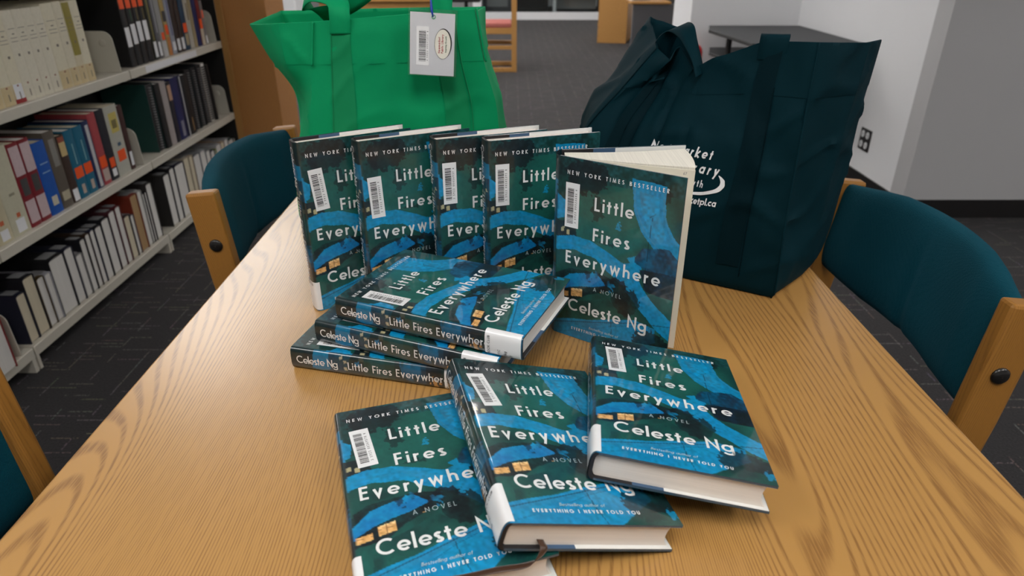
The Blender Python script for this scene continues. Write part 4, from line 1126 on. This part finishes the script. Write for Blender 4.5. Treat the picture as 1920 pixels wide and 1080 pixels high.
def spine_out(y1, z, th, h, d, col, label, group, marks=(), lean=0, set_back=.018, page=None, spiral=False):
    """book standing with its spine to the aisle. y1: far side at the foot; th: thickness along y"""
    x0 = SX-set_back
    o = empty('spiral_bound_book' if spiral else 'shelved_book', (x0-d/2, y1-th/2, z+.0006+th/2*abs(math.sin(R(lean)))), (R(lean), 0, 0), label, 'book', group)
    X = d/2; c = bmat(col); cb = .0025 if th > .02 else .0015
    if spiral:
        mb = MB(); mb.box((-X, -th/2, 0), (X-.008, -th/2+.0015, h)); mb.box((-X, th/2-.0015, 0), (X-.008, th/2, h)); mb.build('cover', c, o)
        MB().box((-X+.002, -th/2+.0018, .003), (X-.010, th/2-.0018, h-.003)).build('page_block', (page or PAGE) if spiral == 'ink' and col[0] > .2 else M['end_black'], o)
        sb = MB(); k = 0
        zz = .012
        while zz < h-.01:
            w_ = .36 if col[0] > .2 else .09; sb.box((X-.016, -th*w_, zz), (X-.002, th*w_, zz+.004)); zz += .011
        sb.build('spiral_binding', M[spiral if col[0] > .2 else 'mid_grey'], o)
    else:
        r = min(.006, th*.3)
        arcp = [(X-r*.6+r*.6*math.cos(a), (th/2)*math.sin(a)) for a in np.linspace(-PI/2, PI/2, 9)]
        inner = [(X-r*.6-cb+r*.6*math.cos(a), (th/2-cb)*math.sin(a)) for a in np.linspace(PI/2, -PI/2, 9)]
        pf = [(-X, -th/2)]+arcp+[(-X, th/2), (-X, th/2-cb)]+inner+[(-X, -th/2+cb)]
        MB().prism(pf, 'z', 0, h).build('cover', c, o, smooth=True, angle=40)
        MB().box((-X+.004, -th/2+cb+.0002, .003), (X-r*.6-cb, th/2-cb-.0002, h-.003)).build('page_block', page or PAGE, o)
    def band(name, m, za, zb, wfrac=.8, e=.0006):
        w = th*wfrac/2; k = 6; rows = []
        for zq in (za*h, zb*h):
            rows.append([(X-min(.006, th*.3)*.6*(1-math.sqrt(max(0, 1-(2*yy/th)**2))) + e, yy, zq) for yy in np.linspace(-w, w, k)])
        g = MB(); g.grid(rows); return g.build(name, m, o, solid=0)
    for mk in marks:
        name, m, za, zb = mk[:4]; wf = mk[4] if len(mk) > 4 else .8; e = mk[5] if len(mk) > 5 else .0006
        mm = ORANGE if m == 'orange' else (M[m] if isinstance(m, str) else bmat(m))
        band(name, mm, za, zb, wf, e)
    return o

def spine_up(y1, z, th, h, d, col, label, group, page=None, lean=0, set_back=.015, label_up=True):
    """book lying on its fore edge, spine up, its tail edge (pages and two boards) facing the aisle"""
    x0 = SX-set_back
    o = empty('shelved_book', (x0-d/2, y1-th/2, z+.0006), (R(lean), 0, 0), label, 'book', group)
    X = d/2; cb = .003 if th > .03 else .002; r = .008
    outer = [(-th/2, 0)]+[(-(th/2)*math.cos(a), h-r+r*math.sin(a)) for a in np.linspace(0, PI, 9)]+[(th/2, 0)]
    inner = [(th/2-cb, 0)]+[((th/2-cb)*math.cos(a), h-r-cb+r*math.sin(a)) for a in np.linspace(0, PI, 9)]+[(-th/2+cb, 0)]
    MB().prism([(p[0], p[1]) for p in outer+inner], 'x', -X, X).build('cover', bmat(col), o, smooth=True, angle=40)
    MB().box((-X+.003, -th/2+cb+.0002, .0035), (X-.003, th/2-cb-.0002, h-r*.7-cb)).build('page_block', page or PAGE, o)
    if label_up and th > .022:
        MB().box((X-.052, -th*.36, h-.0004), (X-.012, th*.36, h+.0004)).build('spine_label', M['mid_grey'], o)
    return o

BAYLOW = {'pale reference volumes on the upper shelf': 1.84, 'narrow mixed books on the upper shelf': 2.785, 'hardbacks on the middle shelf': 1.84, 'binders and spiral-bound books on the middle shelf': 2.785,
          'books stored spine up on the bottom shelf': 1.84, 'tall books on the bottom shelf of the far bay': 2.785, 'books at the near end of the bottom shelf': .9}
def wl(a, b, wf=.7): return ('call_number_label', 'card', a, b, wf)
def og(a, b, wf=.85): return ('orange_sticker', 'orange', a, b, wf, .0010)
def pr_(col, a, b, wf=.6): return ('spine_print', col, a, b, wf)

# --- upper shelf, middle bay: the pale reference set
z = LEVELS[2]; y = 2.578; g = 'pale reference volumes on the upper shelf'
CR = [(.74, .69, .53), (.72, .67, .52), (.69, .62, .45), (.74, .70, .57)]
seq = [(.050, .268, 0, 'brown', 0), (.044, .268, 2, 'olive', 0), (.048, .270, 1, '', 0), (.062, .268, 0, 'tan', 0), (.049, .262, 3, '', 0), (.047, .262, 3, '', 0), (.046, .262, 3, '', 0), (.045, .262, 3, '', 0), (.052, .258, 0, 'red', 0), (.050, .255, 0, '', 0), (.05, .255, 1, '', 0)]
for i, (th, h, ci, ex, _) in enumerate(seq):
    ink = (.20, .17, .13)
    mk = [pr_(ink, .80, .806, .7), pr_(ink, .74, .752, .25), pr_(ink, .70, .706, .7), pr_(ink, .66, .666, .7), pr_(ink, .50, .53, .2), pr_((.30, .10, .06), .19, .21, .16), pr_(ink, .05, .13, .10)]
    if ex == 'olive': mk.append(('title_panel', (.30, .25, .045), .35, .985, .96))
    if ex == 'red': mk += [('red_foot', (.30, .02, .02), 0, .05, .96), ('call_number_label', 'card', .05, .22, .8)]
    if i < 4 or i > 7: mk.append(('stained_foot', (.64, .52, .30), 0, .22, .97, .0003))
    extra = {'brown': 'faded spine foot', 'olive': 'olive title panel', 'tan': 'tan-edged spine', 'red': 'red foot and white label'}.get(ex, 'plain pale spine')
    if y-th < BAYLOW[g]: break
    spine_out(y, z, th, h, .20, CR[ci], f'cream reference volume with {extra}, {ORD[i]} from the upper-shelf bookend', g, mk, page=PAGEC); y -= th+.001

# --- upper shelf, far bay
g = 'narrow mixed books on the upper shelf'
seq = [(.026, .20, (.20, .19, .19), 'grey', [('orange_sticker', (.80, .16, .09), .60, .78, .9), wl(.02, .2)]), (.036, .25, (.17, .012, .012), 'maroon', [og(.30, .48), ('cream_foot', (.55, .47, .36), .0, .30, .95)]),
       (.042, .26, (.008, .016, .10), 'navy blue', []), (.030, .255, (.34, .27, .15), 'tan', []), (.042, .25, (.45, .42, .36), 'cream', [pr_((.25, .2, .12), .5, .8, .4)]),
       (.046, .255, (.006, .040, .085), 'petrol blue', [og(.30, .46), ('cream_patch', (.40, .33, .2), .08, .28, .7)]), (.038, .25, (.035, .020, .016), 'dark brown', [wl(.04, .24)]), (.040, .25, (.032, .018, .014), 'brown', [wl(.04, .24)]),
       (.040, .26, (.32, .34, .40), 'pale blue patterned', [wl(.06, .2), pr_((.12, .12, .25), .3, .95, .3)]), (.034, .255, (.42, .30, .10), 'yellow and grey', [og(.34, .5), ('grey_band', (.05, .05, .05), .55, .72, .9), ('orange_foot', (.5, .2, .06), 0, .3, .9)]),
       (.046, .25, (.30, .30, .29), 'light grey', [og(.28, .40, .6), ('white_foot', (.5, .5, .5), 0, .26, .9)]), (.032, .26, (.11, .11, .12), 'mid grey', [wl(.04, .26), pr_((.35, .35, .38), .4, .95, .3)]),
       (.036, .26, (.020, .022, .012), 'dark olive', [wl(.04, .28), pr_((.18, .16, .05), .3, .95, .4)]), (.044, .27, (.007, .007, .008), 'black', [og(.80, .98), wl(.32, .60, .8), pr_((.22, .18, .05), .62, .78, .12)]),
       (.044, .27, (.007, .007, .008), 'black', [og(.80, .98), wl(.32, .60, .8), pr_((.22, .18, .05), .62, .78, .12)]), (.044, .27, (.007, .007, .008), 'black', [og(.80, .98), wl(.30, .58, .8), pr_((.02, .12, .06), .62, .78, .12)]), (.044, .27, (.007, .007, .008), 'black', [og(.80, .98), wl(.28, .55, .8)])]
y = 3.61
for i, (th, h, col, cn, mk) in enumerate(seq):
    if y-th < BAYLOW[g]: break
    spine_out(y, z, th, h, .19, col, f'{cn} book on the far upper shelf, {ORD[i]} from the wooden panel', g, mk); y -= th+.0065
# --- middle shelf, middle bay
z = LEVELS[1]; y = 2.690; g = 'hardbacks on the middle shelf'
seq = [(.034, .250, (.045, .012, .010), 'dark brown', [wl(.06, .28, .6)]), (.090, .262, (.46, .46, .40), 'thick grey-cream', [('title_panel', (.56, .46, .12), .62, .90, .6), pr_((.12, .10, .04), .68, .80, .35), og(.20, .36, .6), pr_((.05, .1, .16), .42, .47, .25)]),
       (.056, .262, (.010, .012, .020), 'black', [og(.18, .32, .6), wl(.05, .16, .5)]), (.050, .262, (.38, .055, .065), 'rose red', [og(.24, .40), ('pale_patch', (.5, .40, .36), .05, .22, .8)]),
       (.042, .245, (.008, .020, .085), 'navy with white page edge', [('white_strip', (.52, .52, .54), .02, .94, .45)]), (.055, .238, (.004, .125, .215), 'teal', [og(.30, .46), pr_((.2, .4, .45), .5, .80, .12), pr_((.5, .4, .34), .06, .20, .35)]),
       (.055, .238, (.004, .125, .215), 'teal', [og(.30, .46), pr_((.2, .4, .45), .5, .80, .12), pr_((.5, .4, .34), .06, .20, .35)]), (.042, .232, (.045, .024, .016), 'brown with a cream portrait panel', [('portrait_panel', (.56, .43, .20), .70, .90, .8), ('rust_cap', (.26, .06, .03), .90, .98, .8), wl(.02, .20)]),
       (.058, .258, (.105, .088, .070), 'grey-brown', [pr_((.25, .24, .22), .55, .9, .5), ('call_number_label', (.46, .42, .30), .10, .22, .7)]), (.066, .240, (.004, .085, .40), 'bright blue', [pr_((.25, .4, .6), .70, .715, .6), pr_((.25, .4, .6), .58, .595, .6), ('call_number_label', (.55, .52, .42), .12, .25, .45)]),
       (.052, .265, (.20, .010, .018), 'maroon with pink labels', [('upper_label', (.58, .45, .47), .62, .96, .85), ('lower_label', (.58, .45, .47), .05, .32, .85), ('photo_panel', (.06, .06, .06), .38, .58, .6)]),
       (.052, .265, (.20, .010, .018), 'maroon with pink labels', [('upper_label', (.58, .45, .47), .62, .96, .85), ('lower_label', (.58, .45, .47), .05, .32, .85), ('photo_panel', (.06, .06, .06), .38, .58, .6)]),
       (.082, .270, (.55, .53, .40), 'thick cream', [pr_((.30, .28, .2), .45, .48, .3), pr_((.55, .13, .05), .20, .25, .2), wl(.03, .18, .5)]), (.070, .270, (.55, .50, .34), 'thick cream', [pr_((.55, .13, .05), .20, .25, .25), wl(.03, .15, .5)])]
for i, (th, h, col, cn, mk) in enumerate(seq):
    if y-th < BAYLOW[g]: break
    spine_out(y, z, th, h, .19, col, f'{cn} hardback, {ORD[i]} from the middle-shelf bookend', g, mk, page=PAGEC if i % 2 else PAGE); y -= th+.0015
# --- middle shelf, far bay: binders and spiral-bound reports
y = 3.560; g = 'binders and spiral-bound books on the middle shelf'
seq = [(.020, .275, (.008, .008, .009), 'thin black', False, [], -6), (.040, .285, (.42, .38, .34), 'cream', 'ink', [], -4), (.045, .285, (.008, .009, .012), 'black', 'mid_grey', [], -3), (.050, .285, (.007, .022, .028), 'dark teal', 'ink', [], -2),
       (.060, .285, (.008, .008, .009), 'black', 'ink', [], 0), (.060, .270, (.008, .008, .009), 'black', False, [pr_((.34, .2, .08), .05, .28, .15)], 0), (.034, .275, (.010, .012, .045), 'dark navy', False, [('white_edge', (.5, .5, .5), 0, .98, .3)], 0),
       (.070, .275, (.008, .012, .085), 'navy blue', False, [('grey_label', (.22, .22, .28), .05, .3, .4)], 0), (.040, .265, (.010, .010, .020), 'black', False, [('peach_patch', (.5, .3, .2), .70, .95, .8)], 0), (.050, .275, (.36, .32, .31), 'pale grey', False, [], 0),
       (.046, .275, (.008, .008, .009), 'black', False, [], 0), (.062, .285, (.010, .055, .048), 'sea green', 'ink', [], 0)]
for i, (th, h, col, cn, sp, mk, ln) in enumerate(seq):
    if y-th < BAYLOW[g]: break
    spine_out(y, z, th, h, .20, col, f'{cn} {"spiral-bound book" if sp else "binder"} on the middle shelf, {ORD[i]} from the wooden panel', g, mk, lean=-ln*.6, spiral=sp); y -= th+.003+(.010 if ln else 0)
# --- bottom shelf, middle bay: spines up, tail edges outward
z = LEVELS[0]; y = 2.760; g = 'books stored spine up on the bottom shelf'
BK_ = (.010, .010, .014)
seq = [(.050, .245, (.035, .030, .028), 'dark grey', 0), (.018, .220, BK_, 'thin black', 0), (.018, .220, BK_, 'thin black', 0), (.034, .240, (.40, .40, .38), 'white-backed', 0), (.058, .240, (.21, .030, .014), 'red with tan pages', 2), (.026, .170, (.10, .10, .11), 'small grey', 0),
       (.046, .180, (.018, .010, .014), 'small black', 1), (.040, .235, (.11, .020, .024), 'maroon', 0), (.046, .232, (.060, .014, .020), 'wine', 0), (.054, .222, BK_, 'black', 0), (.046, .212, BK_, 'black', 0), (.030, .212, (.02, .024, .05), 'navy', 0), (.030, .210, (.05, .03, .02), 'brown', 0),
       (.036, .205, BK_, 'black', 0), (.040, .165, (.20, .20, .20), 'small grey', 0), (.050, .208, (.016, .018, .034), 'dark blue', 0), (.084, .206, (.010, .010, .012), 'thick black', 0), (.034, .175, (.36, .36, .40), 'pale', 0), (.040, .178, (.07, .045, .012), 'olive brown', 0),
       (.056, .205, BK_, 'black', 1), (.046, .170, (.012, .014, .030), 'navy with gold ornament', 1)]
TAN = pages_mat('tan_pages', (.42, .27, .13), 'Y', 700)
for i, (th, h, col, cn, pg) in enumerate(seq):
    if y-th < BAYLOW[g]: break
    spine_up(y, z, th, h, .215, col, f'{cn} book spine up on the bottom shelf, {ORD[i]} from the farther foot', g, page=(PAGE, PAGEC, TAN)[pg]); y -= th+.0015
# --- bottom shelf, far bay
y = 3.700; g = 'tall books on the bottom shelf of the far bay'
seq = [(.016, .19, (.46, .46, .44), 'thin white', 0), (.070, .20, (.014, .045, .035), 'dark green', 0), (.050, .215, (.36, .36, .38), 'white', 0), (.044, .215, (.44, .32, .22), 'peach', 1), (.060, .215, (.36, .36, .37), 'pale', 0), (.018, .20, (.16, .22, .02), 'lime', 0),
       (.050, .205, (.022, .022, .06), 'indigo', 0), (.050, .22, (.20, .20, .21), 'grey', 0), (.062, .235, (.30, .31, .33), 'white', 0), (.075, .235, (.14, .145, .16), 'slate', 0), (.040, .245, (.42, .34, .24), 'tan', 1), (.055, .25, (.40, .36, .28), 'cream', 1), (.095, .245, (.012, .012, .03), 'thick navy', 0), (.05, .245, BK_, 'black', 0), (.06, .235, (.03, .028, .026), 'dark', 0)]
for i, (th, h, col, cn, pg) in enumerate(seq):
    if y-th < BAYLOW[g]: break
    spine_up(y, z, th, h, .215, col, f'{cn} tall book spine up, {ORD[i]} from the bottom shelf far end', g, page=(PAGE, PAGEC)[pg]); y -= th+.003
# --- bottom shelf, near bay: only its last books show
y = 1.772; g = 'books at the near end of the bottom shelf'
for i, (th, h, col, cn, pg, sb) in enumerate([(.022, .12, (.10, .07, .05), 'small brown', 1, .02), (.020, .19, (.20, .03, .03), 'thin red-edged', 1, .012), (.110, .235, (.22, .02, .02), 'broad red-covered', 0, -.02), (.05, .2, BK_, 'black', 0, .01)]):
    if y-th < BAYLOW[g]: break
    spine_up(y, z, th, h, .22, col, f'{cn} book spine up on the bottom shelf, {ORD[i]} from the nearer foot', g, page=(PAGE, PAGEC)[pg], set_back=sb, label_up=False); y -= th+.002

# wooden end panel beyond the shelves
ep = empty('end_panel', (-1.378, 3.8805, 0), label='tall brown oak end panel standing just beyond the bookshelves', cat='panel')
MB().box((-.092, -.15, 0), (.128, .15, 1.75)).build('panel', M['oakP'], ep, bevel=.002)
MB().box((-.127, -.155, 0), (-.0922, .15, 1.75)).build('edge_trim', M['oakL'], ep, bevel=.003)

# ------------------------------------------------------------------ right corner: outlet, riser stand, red bottle
ou = empty('wall_outlet', (1.92, 3.678, .268), label='black four-socket outlet plate on the white side wall', cat='outlet')
MB().box((-.006, -.058, -.058), (-.0002, .058, .058)).build('plate', M['black_plastic'], ou, bevel=.003)
for sy in (-1, 1):
    for sz in (-1, 1):
        rows = [[(xx, sy*.026+rr*.017*math.cos(2*PI*k/16), sz*.027+rr*.019*math.sin(2*PI*k/16)) for k in range(16)] for xx, rr in ((-.006, 1), (-.009, .96), (-.0095, .85))]
        g_ = MB(); g_.grid(rows, cu=True); g_.poly(rows[-1]); so = g_.build('socket', M['white_frame'], ou)
        MB().box((-.0098, sy*.026-.007, sz*.027-.002), (-.0094, sy*.026-.005, sz*.027+.006)).build('slot', M['ink'], so)
        MB().box((-.0098, sy*.026+.005, sz*.027-.002), (-.0094, sy*.026+.007, sz*.027+.006)).build('slot', M['ink'], so)

st_ = empty('two_tier_stand', (1.58, 4.40, 0), label='charcoal two-tier stand in the white alcove behind the navy tote', cat='stand')
def lx(p): return [(a-1.58, b-4.40) for a, b in p]
MB().prism(lx([(1.235, 4.56), (1.29, 3.86), (1.895, 3.86), (1.895, 4.80), (1.30, 4.80)]), 'z', .722, .742).build('top_shelf', M['slab'], st_, bevel=.004)
MB().prism(lx([(1.255, 4.56), (1.31, 3.92), (1.895, 3.92), (1.895, 4.80), (1.32, 4.80)]), 'z', .588, .606).build('lower_shelf', M['slab'], st_, bevel=.004)
for px, py in ((1.325, 4.40), (1.345, 4.00), (1.86, 3.98), (1.86, 4.74)):
    MB().tube([(px-1.58, py-4.4, 0), (px-1.58, py-4.4, .722)], .017, 12).build('leg', M['black_plastic'], st_, smooth=True, angle=50)
rd = empty('fire_extinguisher', (1.238, 4.81, .10), label='red rounded bottle top on the alcove wall behind the navy tote handle', cat='extinguisher')
rows = []
for zz, rr in ((0, .001), (.003, .036), (.02, .041), (.47, .041), (.495, .036), (.512, .024), (.520, .008), (.5205, .001)):
    rows.append([(rr*math.cos(2*PI*k/24), rr*math.sin(2*PI*k/24), zz) for k in range(24)])
b = MB(); b.grid(rows, cu=True); b.build('bottle', M['red'], rd, smooth=True, angle=50)
MB().box((-.02, .038, .20), (.02, .0715, .28)).build('wall_bracket', M['dark_grey'], rd)

# ------------------------------------------------------------------ far background
def side_chair(loc, rot, label):
    r = empty('wooden_chair', loc, (0, 0, rot), label, 'chair', 'wooden chairs with pink seats')
    for sy in (-1, 1):
        ya, yb = sorted((sy*.205, sy*.245))
        MB().box((.18, ya, 0), (.235, yb, .92)).build('rear_post', M['oakL'], r, bevel=.004)
        MB().box((-.235, ya, 0), (-.19, yb, .44)).build('front_leg', M['oakL'], r, bevel=.004)
        for z0, z1 in ((.0, .045), (.23, .27), (.385, .445)):
            MB().box((-.19, ya+.004, z0), (.18, yb-.004, z1)).build('side_rail', M['oakL'], r, bevel=.003)
    MB().box((-.225, -.2045, .40), (.18, .2045, .445)).build('seat_frame', M['oakL'], r)
    MB().box((-.235, -.235, .446), (.178, .235, .492)).build('seat', M['pink'], r, bevel=.012, seg=3)
    MB().box((.19, -.2045, .60), (.225, .2045, .88)).build('backrest', M['pink'], r, bevel=.010, seg=3)
    return r
side_chair((-.185, 7.85, 0), 0, 'wooden side chair with a pink seat on open carpet between the two totes')
side_chair((-2.42, 8.0, 0), R(180), 'wooden side chair with a pinkish seat glimpsed behind the green tote')

dk = empty('oak_desk', (-1.42, 8.0, 0), label='light oak desk glimpsed behind the handles of the green tote', cat='desk')
MB().box((-.62, -.40, .70), (.62, .40, .74)).build('desktop', M['oakL'], dk, bevel=.004)
MB().box((-.58, -.36, .46), (.30, -.33, .70)).build('modesty_panel', M['oakL'], dk)
MB().box((-.58, -.36, 0), (-.26, .36, .46)).build('drawer_pedestal', M['oakL'], dk, bevel=.003)
MB().box((.30, -.36, 0), (.58, .36, .70)).build('drawer_pedestal', M['oakL'], dk, bevel=.003)

oc = empty('office_chair', (-.72, 11.6, 0), label='black swivel office chair behind the right shoulder of the green tote', cat='chair')
for k in range(5):
    a = 2*PI*k/5+.3
    l = MB().tube([(0, 0, .11), (.30*math.cos(a), .30*math.sin(a), .075)], [.025, .016], 8).build('base_arm', M['black_plastic'], oc, smooth=True, angle=50)
    MB().tube([(.30*math.cos(a)-.012*math.sin(a), .30*math.sin(a)+.012*math.cos(a), .03), (.30*math.cos(a)+.012*math.sin(a), .30*math.sin(a)-.012*math.cos(a), .03)], .03, 12).build('caster', M['black_plastic'], l, smooth=True, angle=50)
MB().tube([(0, 0, .10), (0, 0, .44)], .028, 12).build('column', M['black_plastic'], oc, smooth=True, angle=50)
MB().box((-.24, -.24, .44), (.24, .24, .52)).build('seat', M['black_plastic'], oc, bevel=.03, seg=3)
MB().box((-.21, .20, .58), (.21, .26, 1.0)).build('backrest', M['black_plastic'], oc, bevel=.03, seg=3)
wb = empty('white_appliance', (-3.55, 11.2, .0), label='white office machine beyond the wooden end panel', cat='machine')
MB().box((-.35, -.3, .18), (.35, .3, .95)).build('body', M['white_frame'], wb, bevel=.02)
MB().box((-.33, -.28, 0), (.33, .28, .18)).build('plinth', M['black_plastic'], wb)

# behind the glass
gc = empty('grey_cabinet', (-.28, 14.05, 0), label='grey panelled cabinet behind the glass, beyond the pink-seated chair', cat='cabinet')
MB().box((-.26, -.2, 0), (.28, .2, 1.3)).build('body', M['dark_grey'], gc)
MB().box((-.19, -.212, .20), (.20, -.2, 1.1)).build('door', M['mid_grey'], gc)
bc_ = empty('black_cabinet', (.38, 14.05, 0), label='tall black cabinet behind the glass', cat='cabinet')
MB().box((-.36, -.2, 0), (.30, .2, 1.5)).build('body', M['dark_back'], bc_)
MB().box((-.345, -.210, .06), (.285, -.2002, 1.44)).build('door', M['bolt'], bc_)
tb = empty('side_table', (1.24, 14.2, 0), label='dark-legged table behind the glass with a brass ornament under it', cat='table')
MB().box((-.45, -.25, .62), (.5, .25, .66)).build('tabletop', M['dark_grey'], tb)
for sx in (-.42, .45):
    for sy in (-.2, .2): MB().box((sx-.025, sy-.025, 0), (sx+.025, sy+.025, .62)).build('leg', M['black_plastic'], tb)
MB().box((-.38, .21, .12), (.40, .24, .60)).build('back_panel', M['mid_grey'], tb)
bs = MB()
rows = [[(1.20+rr*math.cos(2*PI*k/16), 14.0+rr*math.sin(2*PI*k/16), zz) for k in range(16)] for zz, rr in ((.661, .001), (.661, .06), (.68, .05), (.72, .02), (.80, .05), (.86, .001))]
bs.grid(rows, cu=True); tag(bs.build('brass_ornament', M['gold'], smooth=True), 'small brass ornament on the table behind the glass', 'ornament')
wl_ = empty('white_lamp_stand', (.80, 13.85, 0), label='white pole on a round foot behind the glass', cat='stand')
MB().tube([(0, 0, 0), (0, 0, .03)], .11, 20).build('foot', M['white_frame'], wl_, smooth=True, angle=50)
MB().tube([(0, 0, .03), (0, 0, 1.3)], .035, 12).build('pole', M['white_frame'], wl_, smooth=True, angle=50)

# oak display unit and the grey workstation beside the alcove
ca = empty('oak_display_unit', (1.52, 10.6, 0), (0, 0, R(-14)), label='light oak display unit with a paper holder on its side, before the glass partition', cat='cabinet')
MB().box((-.20, -.55, 0), (.20, .55, 1.25)).build('body', M['oakL'], ca, bevel=.004)
MB().box((-.212, -.40, .62), (-.2, .40, .98)).build('paper_holder', M['white_frame'], ca)
MB().box((-.214, -.42, .25), (-.2, .42, .58)).build('side_panel', M['mid_grey'], ca)
MB().box((-.235, -.30, .20), (-.2142, .30, .23)).build('ledge', M['oakL'], ca)
wk = empty('workstation_partition', (1.95, 9.3, 0), label='grey fabric workstation partition with an oak ledge beside the white alcove', cat='partition')
MB().box((-.42, -.03, 0), (.9, .03, .56)).build('front_panel', M['grey_fabric'], wk)
MB().box((.06, .47, 0), (.9, .51, 1.1)).build('back_screen', M['dark_grey'], wk)
MB().box((-.46, -.05, .562), (.05, .45, .59)).build('ledge', M['oakL'], wk, bevel=.004)
tr = empty('brochure_tray', (1.53, 9.50, .592), (0, 0, R(10)), label='grey slanted tray holding papers on the workstation ledge', cat='tray')
MB().prism([(-.02, 0), (.22, 0), (.36, .26), (.33, .26)], 'y', -.10, .10).build('tray', M['grey_plastic'], tr)
MB().prism([(.03, .10), (.12, .02), (.125, .03), (.04, .12)], 'y', -.14, -.101).build('front_lip', M['grey_plastic'], tr)
MB().box((-.02, -.09, .002), (.01, .09, .18)).build('papers', M['card'], tr)
MB().box((.02, -.09, .02), (.05, .09, .2)).build('red_papers', M['red'], tr)
